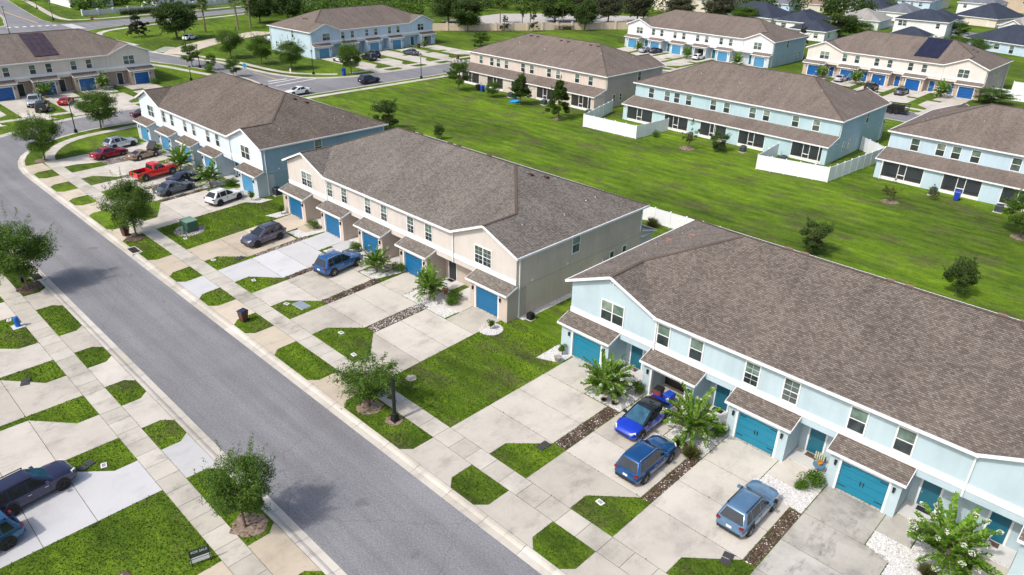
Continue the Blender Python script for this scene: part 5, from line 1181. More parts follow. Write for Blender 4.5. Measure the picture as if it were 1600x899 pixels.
lamp('short black lamp post without a lantern beside the wind-swept tree', -33.15, 23.6, 3.4, lantern=False); lamp('black lamp post on the field edge opposite the sky blue block', -123.9, 100.4, 5.2); lamp('black lamp post at the left corner of the sky blue block', -142.2, 85.6, 5.0); lamp('black lamp post on the verge of the street bend', -124.2, 32.7, 5.0); lamp('black lamp post beside the round young tree on the side road', -164.0, 70.6, 4.9); lamp('black lamp post left of the white car by the palms', -191.9, 79.9, 4.2); lamp('black lamp post just above the light blue roof', -151.7, 63.1, 2.9); lamp('tallest black lamp post at the crossroads top left', -239.8, 53.2, 7.2); lamp('green-grey lamp post on the far verge of the crossroads', -265.5, 71.4, 5.6); lamp('black lamp post at the top of the far crossroads arm', -300, 76.6, 5.0); lamp('black lamp post along the boulevard grass', -261.8, 101.6, 4.5); lamp('black lamp post beside the bright round tree', -149.1, 139.6, 3.7); lamp('dark lamp post behind the leftmost street tree', -73.2, 12.0, 4.3); lamp('black lamp post poking above the aqua and pale roofs', -50.0, 156.5, 4.6)
BROWN = plain('bin_brown', (.10, .035, .03), .5); BLUEB = plain('bin_blue', (.012, .06, .42), .45); GREENB = plain('box_green', (.10, .20, .15), .5)
def bin_(label, x, y, rot, body, lid, s=1.):
    T = thing('wheelie_bin', label, 'trash bin', (x, y, .01), rot); T.scale = (s,)*3
    m = MB(); lo = [(-.22, -.24), (.22, -.24), (.22, .24), (-.22, .24)]; hi = [(-.3, -.34), (.3, -.34), (.3, .34), (-.3, .34)]
    m.v = [(a, b, .08) for a, b in lo]+[(a, b, .98) for a, b in hi]; m.f = [[3, 2, 1, 0], [4, 5, 6, 7], [0, 1, 5, 4], [1, 2, 6, 5], [2, 3, 7, 6], [3, 0, 4, 7]]; m.m = [0]*6; m.build('body', body, T)
    m = MB(); m.v = [(-.33, -.38, .98), (.33, -.38, .98), (.33, .36, .98), (-.33, .36, .98), (-.3, -.34, 1.06), (.3, -.34, 1.06), (.28, .3, 1.1), (-.28, .3, 1.1)]; m.f = [[3, 2, 1, 0], [4, 5, 6, 7], [0, 1, 5, 4], [1, 2, 6, 5], [2, 3, 7, 6], [3, 0, 4, 7]]; m.m = [0]*6; m.build('lid', lid, T)
    for sx_ in (-.27, .27): MB().tube((sx_-.03, .27, .12), (sx_+.03, .27, .12), .12, None, 12).build('wheel', RUBBER, T)
    MB().tube((-.25, .4, .95), (.25, .4, .95), .02, None, 6).build('handle', lid, T)
bin_('brown wheelie bin with dark lid on the verge near the new pale driveway', -52.7, 22.85, .2, BROWN, NAVY); bin_('brown wheelie bin under the round street tree', -77.9, 22.75, .3, BROWN, BLACK); bin_('dark red bin inside the open teal garage', -22.0, 38.5, .1, plain('bin_red', (.28, .03, .04), .5), BLACK); bin_('blue bin beside the dark red bin in the open teal garage', -21.1, 38.5, -.1, BLUEB, BLUEB)
bin_('brown bin on the kerb of the sky blue block', -136.8, 122.4, 1.5, BROWN, BROWN); bin_('black bin of the trio at the left rear of the beige block', -107.4, 101.4, .0, BLACK, BLACK, 1.1); bin_('blue bin of the trio at the left rear of the beige block', -106.2, 101.5, 0, BLUEB, BLUEB, 1.1); bin_('green bin of the trio at the left rear of the beige block', -105.1, 101.6, 0, GREENB, GREENB, 1.05)
bin_('blue bin behind the right pale blue block', -20.2, 102.6, 0, BLUEB, BLUEB, 1.15); bin_('black bin behind the aqua block beside the sparse tree', -58.6, 101.5, .3, BLACK, BLACK, 1.1); bin_('dark bin at the right end garage of the sky blue block', -156.2, 126.0, 0, BROWN, BLACK); bin_('small blue bin near the paddling pool', -97.0, 101.2, 0, BLUEB, BLUEB, .8)
def acunit(label, x, y, c):
    T = thing('air_conditioner', label, 'air conditioner', (x, y, 0)); T.scale = (.65,)*3 if c is BLACK else (1, 1, 1); MB().box(-.5, .5, -.5, .5, 0, .08).build('pad', CONC, T)
    b = MB().box(-.38, .38, -.38, .38, .08, .95)
    b.build('cabinet', c, T)
    for k in range(7): MB().box(-.4, .4, -.4, .4, .16+.1*k, .2+.1*k).build('louvre', DARKM, T)
    MB().lathe([(.33, .95), (.33, 1.0), (.05, 1.02)], 14).build('fan_grille', DARKM, T)
ACC = plain('ac_grey', (.10, .13, .16), .5); ACG = plain('ac_green', (.05, .10, .07), .5)
for lab, x, y, c in (('air conditioner beside the paddling pool', -98.9, 102.0, ACC), ('air conditioner right of the first cone tree', -90.3, 102.2, ACC), ('air conditioner right of the tall cone tree', -78.6-1.4+.3, 102.2, ACC), ('air conditioner right of the dark bush at the aqua block', -49.6, 101.9, ACC), ('air conditioner in the fenced yard of the aqua block', -43.0, 101.6, ACC), ('green air conditioner beside the sapling at the right block', -23.0, 102.6, ACG), ('blue-grey air conditioner at the right of the pale blue block', -15.3, 101.9, ACC), ('small black hose reel box by the right corner of the grey block', -36.4, 40.6, BLACK), ('small air conditioner at the corner of the light blue block', -78.7, 40.8, ACC)): acunit(lab, x, y, c)  # the black one stands for a hose reel, built from condenser parts
T = thing('transformer_box', 'green electrical transformer on a gravel pad in the lawn', 'utility box', (-75.0, 28.3, 0), .1)
MB().box(-.75, .75, -.6, .6, .03, 1.15).build('cabinet', plain('transformer_green', (.05, .12, .085), .5), T); MB().box(-.8, .8, -.65, .65, 1.15, 1.22).build('lid', plain('transformer_lid', (.17, .30, .22), .5), T); MB().box(-.03, .03, -.63, -.6, .3, .8).build('handle', DARKM, T)
MB().lathe([(.14, 0), (.14, .75), (.1, .85)], 10).build('pedestal', plain('pedestal_green', (.16, .34, .27), .5), T, (.55, -1.1, .02))
ring('grey gravel pad under the green transformer', -74.9, 28.1, 1.6, STONE_G, st_mix2, 'gravel pad')
T = thing('utility_pedestal', 'bright blue utility pedestal on a white pad at the left', 'utility box', (-64.35, 9.25, 0)); MB().box(-.45, .45, -.45, .45, 0, .06).build('pad', CONC_NEW, T); MB().lathe([(.2, .06), (.2, .75), (.17, .9), (.05, .95)], 12).build('cover', plain('pedestal_blue', (.01, .13, .55), .45), T)
T = thing('mailbox', 'blue parcel mailbox on the verge of the sky blue block', 'mailbox', (-137.1, 89.9, 0)); MB().box(-.3, .3, -.3, .3, .1, 1.25).build('box', BLUEB, T); MB().tube((0, -.3, 1.25), (0, .3, 1.25), .29, None, 14).build('lid', BLUEB, T)
for sx_ in (-.24, .24): MB().box(sx_-.03, sx_+.03, -.26, .26, 0, .1).build('leg', BLUEB, T)
T = thing('utility_box', 'pale green twin utility box at the end of the side street', 'utility box', (-139.4, 131.3, 0)); MB().box(-.7, .7, -.5, .5, 0, 1.0).build('cabinet', plain('box_pale_green', (.3, .42, .34), .5), T); MB().box(-.04, .04, -.53, .53, 0, 1.03).build('seam', GREENB, T)
T = thing('fire_hydrant', 'white hydrant on the side road verge', 'hydrant', (-147.2, 83.0, 0)); MB().lathe([(.16, 0), (.13, .1), (.13, .55), (.17, .6), (.14, .7), (.03, .82)], 10).build('body', WHITE, T); MB().tube((-.24, 0, .45), (.24, 0, .45), .07, None, 8).build('nozzle', WHITE, T)
def meters(label, x, y, rot, n=2):
    T = thing('water_meter', label, 'meter box', (x, y, .015), rot)
    for k in range(n): MB().box(-.28, .28, -.2+.5*k, .2+.5*k, 0, .05).box(-.1, .1, -.06+.5*k, .06+.5*k, .05, .06).build('lid', plain('meter_lid', (.05, .05, .055), .6), T)
for lab, x, y, r_ in (('pair of black meter lids in the island left of the blue cars', -24.3, 28.6, 0), ('pair of black meter lids in the bottom right island', -11.0, 28.7, .2), ('pair of black meter lids in the island before the grey SUV', -64.6, 28.4, .3), ('pair of black meter lids on the left across the street', -54.9, 7.2, 1.2), ('two stacked dark meter lids in front of the navy SUV', -42.55, 7.0, .4)): meters(lab, x, y, r_)
for k, (lab, x, y) in enumerate((('small white meter lid in the island before the blue SUV', -18.5, 27.4), ('white meter lid in the wide island of the grey block', -45.5, 27.6), ('white meter lid near the tip of the wide grey block island', -42.0, 26.4), ('white meter lid before the new pale driveway', -59.2, 27.2), ('white meter lid in the island near the transformer', -66.0, 26.6), ('pale meter lid beside the grey utility plate', -53.0, 27.0), ('white meter lid on the left island by the navy SUV', -41.9, 8.0), ('white lid beside the blue pedestal', -66.0, 9.0), ('white stone lid in the transformer lawn', -73.0, 26.9))):
    T = thing('meter_cover', lab, 'meter box', (x, y, .01), rnd.uniform(-.3, .3)); MB().box(-.24, .24, -.17, .17, 0, .05).build('rim', PLATE, T); MB().box(-.15, .15, -.1, .1, .05, .06).build('lid', STONE_G, T)
T = thing('utility_plate', 'blue-grey utility vault plate in the grass island', 'vault lid', (-51.9, 27.8, 0), .05); MB().box(-.75, .75, -.42, .42, 0, .07).build('plate', plain('vault', (.22, .28, .34), .7), T); MB().box(-.8, .8, -.47, .47, 0, .04).build('rim', CONC, T)
T = thing('manhole_cover', 'small round grey manhole cover in the lawn beside the wide driveway', 'manhole', (-36.4, 27.6, 0)); MB().lathe([(.42, 0), (.42, .03), (.3, .035)], 16).build('cover', STONE_G, T)
for lab, x, y, sg in (('dark storm drain inlet at the kerb under the street tree', -73.6, 21.9, 1), ('dark storm drain inlet at the left kerb', -73.4, 13.1, -1)):
    T = thing('storm_drain', lab, 'storm drain', (x, y, 0)); MB().box(-1.0, 1.0, -.5, .5, -.05, .03).build('frame', CONC, T); MB().box(-.75, .75, -.36, .36, .03, .036).build('opening', ARCH, T)
    for k in range(9): MB().box(-.72+k*.17, -.66+k*.17, -.36, .36, .036, .06).build('bar', plain('grate', (.06, .05, .045), .7), T)
# for-sale sign
T = thing('for_sale_sign', 'black and white FOR SALE yard sign on the bottom lawn', 'sign', (-30.45, 8.85, 0), R(74))
MB().box(-.5, .5, -.02, .02, .2, 1.05).build('board', plain('sign_black', (.02, .045, .035), .5), T); MB().box(-.5, .5, -.026, -.02, .2, .42).build('white_band', PLATE, T); MB().box(-.5, .5, -.026, -.02, .47, .55).build('white_band', PLATE, T)
for sx_ in (-.46, .46): MB().box(sx_-.02, sx_+.02, -.03, .03, 0, 1.05).build('stake', DARKM, T)
def text(body, parent, loc, size, mat, rot=(R(90), 0, 0), align='CENTER'):
    cu = bpy.data.curves.new('lettering', 'FONT'); cu.body = body; cu.size = size; cu.align_x = align; cu.extrude = .004
    tmp = bpy.data.objects.new('tmp', cu); COL.objects.link(tmp)
    dg = bpy.context.evaluated_depsgraph_get(); me = bpy.data.meshes.new_from_object(tmp.evaluated_get(dg)); bpy.data.objects.remove(tmp)
    me.materials.clear(); me.materials.append(mat); o = link('lettering', me, parent, loc); o.rotation_euler = rot; return o
text('FOR SALE', T, (0, -.024, .83), .19, PLATE)
T = thing('road_sign', 'round blue sign on a post at the side road junction', 'sign', (-146.2, 72.2, 0), R(40)); MB().tube((0, 0, 0), (0, 0, 2.6), .035, None, 8).build('post', CHROME, T); MB().tube((0, -.04, 2.75), (0, -.02, 2.75), .42, None, 20).build('blue_disc', plain('sign_blue', (.03, .25, .6), .4), T); MB().tube((0, -.03, 2.05), (0, -.01, 2.05), .36, None, 8).build('grey_octagon', plain('sign_back', (.35, .36, .37), .5), T)
T = thing('stop_sign', 'red stop sign at the far crossroads', 'sign', (-243.6, 75.6, 0), R(100)); MB().tube((0, 0, 0), (0, 0, 2.7), .05, None, 8).build('post', CHROME, T); MB().tube((0, -.05, 2.4), (0, -.02, 2.4), .55, None, 8).build('octagon', plain('sign_red', (.55, .02, .02), .4), T); text('STOP', T, (0, -.055, 2.25), .36, PLATE)
# white vinyl fences
def fence(label, pts, h_=2.1, gate=None):
    F = thing('vinyl_fence', label, 'fence', (pts[0][0], pts[0][1], 0)); o0 = pts[0]
    for a, b in zip(pts, pts[1:]):
        L = math.hypot(b[0]-a[0], b[1]-a[1]); n = max(1, round(L/2.0)); ang = math.atan2(b[1]-a[1], b[0]-a[0])
        for k in range(n):
            p = (a[0]+(b[0]-a[0])*k/n-o0[0], a[1]+(b[1]-a[1])*k/n-o0[1], 0); l_ = L/n
            MB().box(.06, l_-.06, -.025, .025, .08, h_-.05).build('panel', WHITE2, F, p, ang)
            for q0, q1 in ((h_-.12, h_-.02), (.06, .2)): MB().box(.06, l_-.06, -.04, .04, q0, q1).build('rail', WHITE2, F, p, ang)
            MB().box(-.065, .065, -.065, .065, 0, h_+.06).lathe([(.1, h_+.06), (.03, h_+.14)], 4).build('post', WHITE2, F, p, ang)
    e = pts[-1]; MB().box(-.065, .065, -.065, .065, 0, h_+.06).build('post', WHITE2, F, (e[0]-o0[0], e[1]-o0[1], 0))
fence('white vinyl fence round the left yard of the aqua block', [(-78.6, 107.5), (-75.2, 95.2), (-64.8, 95.6), (-64.3, 103.8)]); fence('white vinyl fence round the right yard of the aqua block', [(-44.9, 103.4), (-44.0, 95.4), (-34.6, 97.2), (-33.2, 113.4), (-37.8, 117.0)])
fence('white vinyl fence behind the grey block', [(-58, 66.4), (-44.0, 67.2), (-34.0, 67.6)], 1.83); fence('short white fence return between the grey and teal blocks', [(-37.3, 51.5), (-34.3, 51.5)], 1.83); fence('white fence at the far right edge beyond the cream block', [(-33.5, 190), (-24, 191), (-15, 192)]); fence('white fence right of the cream block', [(-35.0, 178.5), (-22, 179.5)])
T = thing('iron_fence', 'black iron fence left of the white-fronted block', 'fence', (-128.5, 176, 0), R(70))
for zz in (.2, 1.4): MB().box(0, 12, -.02, .02, zz, zz+.05).build('rail', DARKM, T)
for k in range(25): MB().box(k*.5-.015, k*.5+.015, -.015, .015, 0, 1.5).build('picket', DARKM, T)
# tan perimeter wall
TANW = stucco('wall_tan', (.70, .56, .44)); TANC = stucco('wall_cap', (.74, .62, .51))
def perimeter(label, pts, h_, step, wm, cm):
    F = thing('perimeter_wall', label, 'wall', (pts[0][0], pts[0][1], 0)); o0 = pts[0]
    for a, b in zip(pts, pts[1:]):
        L = math.hypot(b[0]-a[0], b[1]-a[1]); n = max(1, round(L/step)); ang = math.atan2(b[1]-a[1], b[0]-a[0])
        for k in range(n):
            p = (a[0]+(b[0]-a[0])*k/n-o0[0], a[1]+(b[1]-a[1])*k/n-o0[1], 0); l_ = L/n
            MB().box(.25, l_-.25, -.1, .1, 0, h_).build('panel', wm, F, p, ang); MB().box(-.27, .27, -.27, .27, 0, h_+.2).box(-.33, .33, -.33, .33, h_+.2, h_+.32).build('post', cm, F, p, ang)
perimeter('tan stucco perimeter wall with posts beyond the lawns', [(-186, 142), (-165.5, 170.8), (-145.3, 204.5)], 2.1, 5.2, TANW, TANC); perimeter('white garden wall with pillars at the top left', [(-272, 82), (-276, 112), (-283, 140)], 1.6, 5, stucco('wall_white', (.7, .69, .68)), W_WHITE)
# grey court surface behind the wall and small paths
struct(MB().prism([(-196, 168), (-166, 182), (-150, 214), (-158, 240), (-182, 226), (-200, 200)], -.02, .02).build('path', concrete('court', (.5, .48, .46), .4)))
struct(MB().prism(smooth_path([(-187, 72), (-193.5, 78), (-203, 92), (-209, 108)])+smooth_path([(-203, 112), (-196.5, 95), (-188, 82), (-180, 76)]), -.02, .012).build('side_road', CONC_TAN))
# painted markings
PAINT = plain('road_paint', (.72, .72, .70), .7, var=.15); PAINT_Y = plain('road_paint_yellow', (.65, .42, .12), .7, var=.2)
mk = thing('road_markings', 'white and yellow painted junction markings on the side road', 'road marking', (0, 0, -.096)); mk['kind'] = 'structure'
MB().box(-142.0, -141.5, 74.6, 78.9, 0, .003).build('stop_line', PAINT, mk); MB().box(-152.5, -142.3, 76.9, 77.1, 0, .003).build('centre_line', PAINT_Y, mk)
for xx in (-139.6, -136.9): MB().poly([(xx, 73.4, .001), (xx+.35, 73.4, .001), (xx-1.2, 84.0, .001), (xx-1.55, 84.0, .001)]).build('crossing_line', PAINT, mk)
for k in range(7): MB().box(-257.0+.3*k, -255.3+.3*k, 56.6+1.9*k, 57.5+1.9*k, 0, .003).build('crossing_bar', PAINT, mk)
for k in range(12): MB().box(-254.5+1.0*k, -253.9+1.0*k, 70.2, 73.2, 0, .003).build('crossing_bar', PAINT, mk)
for k in range(6): MB().poly([(-191.5-1.0*k+.1, 71.6+.9*k, .12), (-191.0-1.0*k, 71.3+.9*k, .12), (-188.6-1.0*k, 73.2+.9*k, .12), (-189.1-1.0*k, 73.6+.9*k, .12)]).build('crossing_bar', PAINT, mk)
MB().box(-300, -262, 65.9, 66.2, 0, .003).build('centre_line', PAINT_Y, mk)
# paddling pool, porch furniture and small things
T = thing('paddling_pool', 'turquoise paddling pool on the lawn behind the beige block', 'pool', (-95.5, 99.6, 0), .2); MB().lathe([(1.0, 0), (1.05, .28), (.95, .3), (.92, .12)], 18).build('wall', plain('pool_blue', (.02, .28, .6), .4), T); MB().lathe([(.92, .11), (.92, .13)], 18).build('water', glass('pool_water', (.08, .5, .6), .05), T)
T = thing('patio_chair', 'metal slatted chair on the porch of the third teal unit', 'chair', (-10.85, 40.2, .05), R(185)); MB().box(-.3, .3, -.28, .28, .4, .45).build('seat', GREENB, T)
for k in range(5): MB().box(-.28+k*.13, -.2+k*.13, .26, .29, .45, 1.0).build('slat', plain('chair_cream', (.45, .45, .33), .5), T)
for sx_, sy_ in ((-.27, -.25), (.27, -.25), (-.27, .25), (.27, .25)): MB().tube((sx_, sy_, 0), (sx_, sy_, .4), .02, None, 6).build('leg', DARKM, T)
T = thing('patio_table', 'small blue porch table with an orange pot', 'table', (-10.6, 39.35, .05)); MB().lathe([(.38, .5), (.38, .54)], 14).build('table_top', plain('table_blue', (.08, .2, .32), .4), T); MB().lathe([(.02, 0), (.02, .5)], 6).build('stem', DARKM, T)
T = thing('flower_pot', 'orange flower pot on the porch table', 'pot', (-10.6, 39.35, .595)); MB().lathe([(.1, 0), (.16, .16), (.18, .18)], 10).build('pot', plain('pot_orange', (.6, .25, .03), .6), T); link('flowers', leafy('flowers', blob(40, (0, 0, .22), .15), .05, leaf('leaf_orange', (.5, .2, .02), (.8, .4, .05))), T)
for lab, x, y, s in (('terracotta pot beside the gravel of the fourth grey garage', -45.0, 38.4, 1.2), ('dark pot beside the terracotta pot at the grey block', -46.0, 37.8, 1.1), ('dark pot on the gravel at the left corner of the teal block', -30.35, 37.2, 1.2)):
    T = thing('flower_pot', lab, 'pot', (x, y, .02)); T.scale = (s,)*3; MB().lathe([(.14, 0), (.24, .34), (.26, .38), (.2, .38)], 12).build('pot', plain('terracotta', (.33, .13, .07), .7) if 'terra' in lab and 'dark' not in lab else STONE_G, T); MB().lathe([(.2, .3), (.2, .32)], 10).build('soil', MULCH, T)

# ------------------------------------------------------------------ houses of the far subdivision
RF_NAVY = shingle('shingle_navy', (.028, .036, .056), (.045, .058, .09), (.065, .082, .12)); RF_SLATE = shingle('shingle_slate', (.12, .14, .17), (.17, .19, .22), (.22, .24, .27)); RF_PALE = shingle('shingle_pale', (.26, .26, .25), (.34, .34, .33), (.42, .42, .40)); RF_TAN = shingle('shingle_clay', (.2, .15, .12), (.27, .21, .17), (.33, .26, .22))
HW = {'white': stucco('house_white', (.76, .78, .80)), 'blue': stucco('house_blue', (.52, .66, .80)), 'cream': stucco('house_cream', (.70, .64, .55)), 'tan': stucco('house_tan', (.55, .44, .34)), 'pale': stucco('house_pale', (.66, .70, .72))}
def house(label, x, y, W, D, rot, ez, wall, roofm, pitch=.42, front=(), side=(), garage=None, gable=None, solar_n=0):
    H = thing('house', label, 'house', (x, y, 0), R(rot)); o = .45; wl = HW[wall]
    MB().box(0, W, 0, D, 0, ez-.05).build('wall', wl, H)
    X0, X1, Y0, Y1 = -o, W+o, -o, D+o; rf = MB(); hd = min(X1-X0, Y1-Y0)/2; rz = ez+pitch*hd
    if X1-X0 >= Y1-Y0: A, B = (X0+hd, Y0+hd, rz), (X1-hd, Y0+hd, rz); F = [([(X0, Y0, ez), (X1, Y0, ez), B, A], (1, 0, 0)), ([(X1, Y1, ez), (X0, Y1, ez), A, B], (1, 0, 0)), ([(X0, Y1, ez), (X0, Y0, ez), A], (0, 1, 0)), ([(X1, Y0, ez), (X1, Y1, ez), B], (0, 1, 0))]
    else: A, B = (X0+hd, Y0+hd, rz), (X0+hd, Y1-hd, rz); F = [([(X0, Y0, ez), (X1, Y0, ez), A], (1, 0, 0)), ([(X1, Y1, ez), (X0, Y1, ez), B], (1, 0, 0)), ([(X0, Y1, ez), (X0, Y0, ez), A, B], (0, 1, 0)), ([(X1, Y0, ez), (X1, Y1, ez), B, A], (0, 1, 0))]
    for p, u in F: roof_face(rf, p, u, False)
    rf.poly([(X0, Y0, ez-.03), (X1, Y0, ez-.03), (X1, Y1, ez-.03), (X0, Y1, ez-.03)], 1, [(0, 0)]*4)
    ro = rf.build('roof', [roofm, WHITE], H)
    for (a, b, c, d) in ((X0-.05, X1+.05, Y0-.1, Y0), (X0-.05, X1+.05, Y1, Y1+.1), (X0-.1, X0, Y0, Y1), (X1, X1+.1, Y0, Y1)): MB().box(a, b, c, d, ez-.18, ez+.02).build('fascia', WHITE, ro)
    if gable:
        g0, g1, dep = gable; gm = (g0+g1)/2; gz = ez+pitch*1.1*(g1-g0)/2; t = (gz-ez)/pitch+1
        MB().box(g0+.3, g1-.3, -dep, .2, 0, ez-.02).poly([(g0+.3, -dep, ez-.02), (g1-.3, -dep, ez-.02), (gm, -dep, gz-.2)]).build('gable_wall', wl, H)
        gr = MB(); roof_face(gr, [(g0, -dep-.4, ez), (gm, -dep-.4, gz), (gm, t, gz), (g0, t*.3, ez)], (0, 1, 0), False); roof_face(gr, [(gm, -dep-.4, gz), (g1, -dep-.4, ez), (g1, t*.3, ez), (gm, t, gz)], (0, 1, 0), False); gr.build('gable_roof', roofm, H)
        for a, b in (((g0, -dep-.42, ez-.06), (gm, -dep-.42, gz-.06)), ((gm, -dep-.42, gz-.06), (g1, -dep-.42, ez-.06))): MB().bar(a, b, .08, .22).build('rake_board', WHITE, H)
    for (wx, wz, ww, wh_) in front: window(H, wx, 0, wz, ww, wh_)
    for (wy, wz, ww, wh_) in side: window(H, W, wy, wz, ww, wh_, R(90))
    if garage:
        gx, gw, gy = garage; d = MB().box(-.15, gw+.15, -.08, -.003, 0, 2.4).build('garage_door', WHITE, H, (gx, gy, 0))
        for q in range(4): MB().box(0, gw, -.11, -.08, .03+.56*q, .57+.56*q).build('panel', HW['pale'] if wall != 'cream' else HW['cream'], d)
    for k in range(solar_n): MB().box(0, 1.7, 0, 1.0, 0, .05).build('solar_panel', PVF, ro, (X1-3.6+.0*k, Y0+3+1.2*k, ez+pitch*2.6+.15)).rotation_euler = (0, math.atan(pitch), 0)
    return H
house('long navy roofed house behind the white-fronted block', -140.5, 250.5, 22, 17, -6, 2.9, 'white', RF_NAVY, .46, front=[(3, .9, 1.2, 1.3), (16, .9, 1.6, 1.3)])
house('one-storey white house with navy hip roof behind the cream block', -116.0, 246.6, 12, 18, 2, 2.9, 'white', RF_NAVY, .5, front=[(2, .9, 1.6, 1.3), (6.5, .2, 1.9, 2.1)], side=[(4, .9, 1.2, 1.3), (11, .9, 1.2, 1.3)])
house('two-storey white house with navy roof and paired windows', -83.0, 260.0, 15, 13, 6, 5.7, 'white', RF_NAVY, .42, front=[(1.2, 3.7, 1.1, 1.5), (2.5, 3.7, 1.1, 1.5), (12, 3.7, 1.0, 1.4), (6, .9, 1.6, 1.4)], side=[(5, 3.8, .9, 1.4)])
house('cream house with navy roof and wide garage at the far right', -82.5, 322.5, 15.5, 20, -14, 2.9, 'cream', RF_NAVY, .55, front=[(2, .9, 1.2, 1.4)], garage=(6.5, 6.2, 0))
house('navy roofed house with solar strips near the right edge', -60.5, 255.0, 19, 16, -20, 2.9, 'blue', RF_NAVY, .5, front=[(9, .9, 1.5, 1.4), (13.5, .3, 1.2, 2)], side=[(4, .9, 1.2, 1.4)], solar_n=5)
house('white house with twin gables and blue garage door at the top', -120.6, 317.5, 15, 20, -6, 2.9, 'white', RF_NAVY, .45, front=[(11.5, .9, 1.5, 1.4)], garage=(1.6, 5, -1.3), gable=(0, 8, 1.2))
house('pale blue two-storey house at the top edge', -107, 333, 12, 22, 5, 5.8, 'blue', RF_SLATE, .4, front=[(1.5, 3.8, 1.2, 1.5), (8, 3.8, 1.2, 1.5), (5, 3.8, .9, 1.2)])
house('low slate roofed annex below the pale blue two-storey house', -105.5, 309, 13, 14, 0, 3.0, 'white', RF_SLATE, .45, front=[(2, .9, 1.2, 1.3)])
house('cream house with clay roof and garage at the top', -142, 311, 14, 16, 12, 2.9, 'cream', RF_TAN, .42, front=[(2, .9, 1.8, 1.5)], garage=(6.5, 5.6, 0))
house('pale grey roofed house partly behind trees', -106, 272, 14, 15, 4, 3.0, 'pale', RF_PALE, .42, front=[(3, .9, 1.4, 1.3), (9, .9, 1.4, 1.3)])
house('tan two-storey house at the top right corner', -95.0, 392, 26, 16, -4, 6.0, 'tan', RF_TAN, .4, front=[(3, 3.8, 1.4, 1.5), (10, 3.8, 1.4, 1.5), (20, 3.8, 1.4, 1.5)])
house('white gabled house at the right edge beyond the navy garage house', -62.5, 300, 16, 14, -8, 3.0, 'white', RF_PALE, .5, front=[(4, .9, 2, 1.5)], gable=(1, 8, 1.0))
house('blue fronted house above the long navy roof', -152, 300, 15, 14, 4, 3.0, 'blue', RF_SLATE, .42, front=[(10, .9, 1.6, 1.4)], garage=(2, 5, 0))
house('brown roofed building behind the mossy oaks', -176, 262, 30, 18, 0, 5.8, 'cream', RF_F, .42, front=[(4, 3.8, 1.2, 1.5), (12, 3.8, 1.2, 1.5), (22, 3.8, 1.2, 1.5)])
house('white house with grey roof beyond the garden wall at the top left', -296, 86, 14, 22, 90, 3.2, 'white', RF_SLATE, .4, front=[(3, .9, 1.5, 1.4)])
house('long white house behind the garden hedge at the top', -300, 112, 12, 34, 4, 3.2, 'white', RF_PALE, .35, side=[(4, .9, 1.5, 1.4), (12, .9, 1.5, 1.4), (20, .9, 1.5, 1.4)])
for lab, x, y, W, D, rot, ez, wl, rf_ in (('navy roofed house just above the cream block solar array', -103, 229, 11, 12, 3, 2.9, 'white', RF_NAVY), ('small navy hip roof right of the large olive tree', -78, 242, 10, 9, 4, 2.9, 'white', RF_NAVY), ('blue house with slate roof right of the bright green tree', -47, 285, 15, 16, -10, 3.0, 'blue', RF_NAVY),
    ('white two-storey house behind the slate annex', -88, 345, 14, 14, 0, 5.8, 'white', RF_SLATE), ('cream two-storey house left of the tan corner house', -118, 372, 16, 14, 0, 5.8, 'cream', RF_NAVY), ('pale house in the last row above the cream garage house', -66, 352, 16, 15, -6, 5.6, 'pale', RF_SLATE), ('blue two-storey house in the last row at the left', -150, 352, 15, 14, 4, 5.6, 'blue', RF_NAVY), ('white house in the last row near the right corner', -42, 330, 15, 14, -8, 3.0, 'white', RF_NAVY), ('cream house at the right edge below the last row', -38, 306, 14, 12, -8, 3.0, 'cream', RF_SLATE), ('slate roofed house left of the twin gable house', -136, 336, 13, 14, 2, 3.0, 'white', RF_SLATE), ('navy roofed house between the two-storey white house and the cream garage house', -88, 296, 13, 13, 4, 3.0, 'blue', RF_NAVY)):
    house(lab, x, y, W, D, rot, ez, wl, rf_, .45, front=[(2, ez-2, 1.2, 1.3), (W-3.2, ez-2, 1.2, 1.3)], side=[(3, ez-2, 1.1, 1.3)])
struct(MB().prism([(-150, 290), (-60, 282), (-58, 296), (-150, 304)], -.02, .012).build('road', ASPH)); struct(MB().prism([(-160, 246), (-20, 236), (-20, 300), (-160, 300)], -.02, .006).build('yard', GRASS))
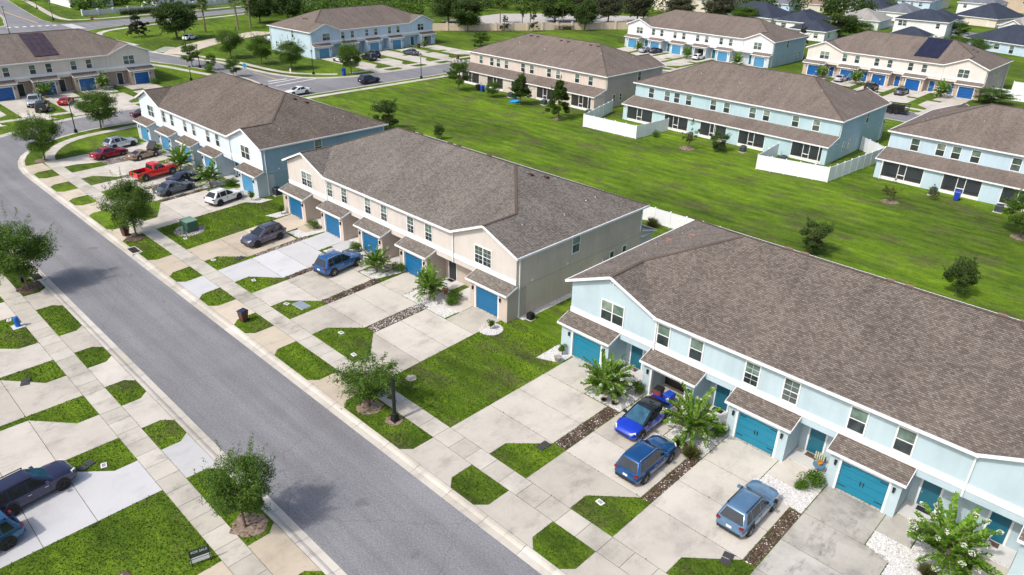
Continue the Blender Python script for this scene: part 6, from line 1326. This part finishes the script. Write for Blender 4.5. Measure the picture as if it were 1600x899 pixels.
# pool enclosure left of the sky blue block
T = thing('pool_enclosure', 'white fenced pool deck with blue cover left of the sky blue block', 'pool', (-196, 100, 0), R(14)); MB().box(0, 13, 0, 16, 0, .1).build('deck', concrete('pool_deck', (.66, .7, .75), .2), T); MB().box(3, 9, 3, 13, .1, .16).build('cover', plain('pool_cover', (.35, .5, .68), .4), T)
for k in range(6): MB().box(-.1, .1, k*3.0-.1, k*3.0+.1, 0, 1.6).build('post', W_WHITE, T, (13, 0, 0))
MB().box(12.97, 13.03, 0, 15.4, .2, 1.5).build('screen_panel', WHITE2, T); MB().box(10.0, 10.7, -.5, .2, 0, 2.6).build('red_pillar', plain('pillar_red', (.28, .07, .05), .7), T); MB().box(12.4, 13.4, -1.2, -.2, 0, 2.2).build('tan_pillar', TANC, T)

# ------------------------------------------------------------------ grass blades on the nearest lawns
def blades(label, x0, x1, y0, y1, dens, keep):
    n = int((x1-x0)*(y1-y0)*dens); P = np.stack([nr.uniform(x0, x1, n), nr.uniform(y0, y1, n), np.zeros(n)], 1); P = P[keep(P)]
    for pl in POLYS:
        q = np.array(pl)
        if q[:, 0].max() < x0 or q[:, 0].min() > x1 or q[:, 1].max() < y0 or q[:, 1].min() > y1: continue
        P = P[~in_poly(P+np.append(nr.normal(size=(len(P), 2))*.03, np.zeros((len(P), 1)), 1), pl)]
    n = len(P); h_ = nr.uniform(.025, .07, n); d = nr.normal(size=(n, 3))*.5; d[:, 2] = 1; d = unit(d); s_ = unit(np.cross(d, nr.normal(size=(n, 3))))
    P[:, 2] = h_*.45; tag(link('grass', quads('grass', P, d*h_[:, None], s_*nr.uniform(.02, .05, n)[:, None], LF_GR)), label, 'grass', kind='stuff')
LF_GR = leaf('leaf_grass', (.03, .056, .012), (.135, .225, .03))
blades('short grass in the islands and lawns between the near driveways', -82, 4, 21.98, 39.4, 110, lambda P: ~((P[:, 1] > 24.28) & (P[:, 1] < 25.78)))
blades('short grass in the islands and lawn across the street', -80, -16, -2, 12.98, 110, lambda P: ~((P[:, 1] > 9.66) & (P[:, 1] < 11.1)))
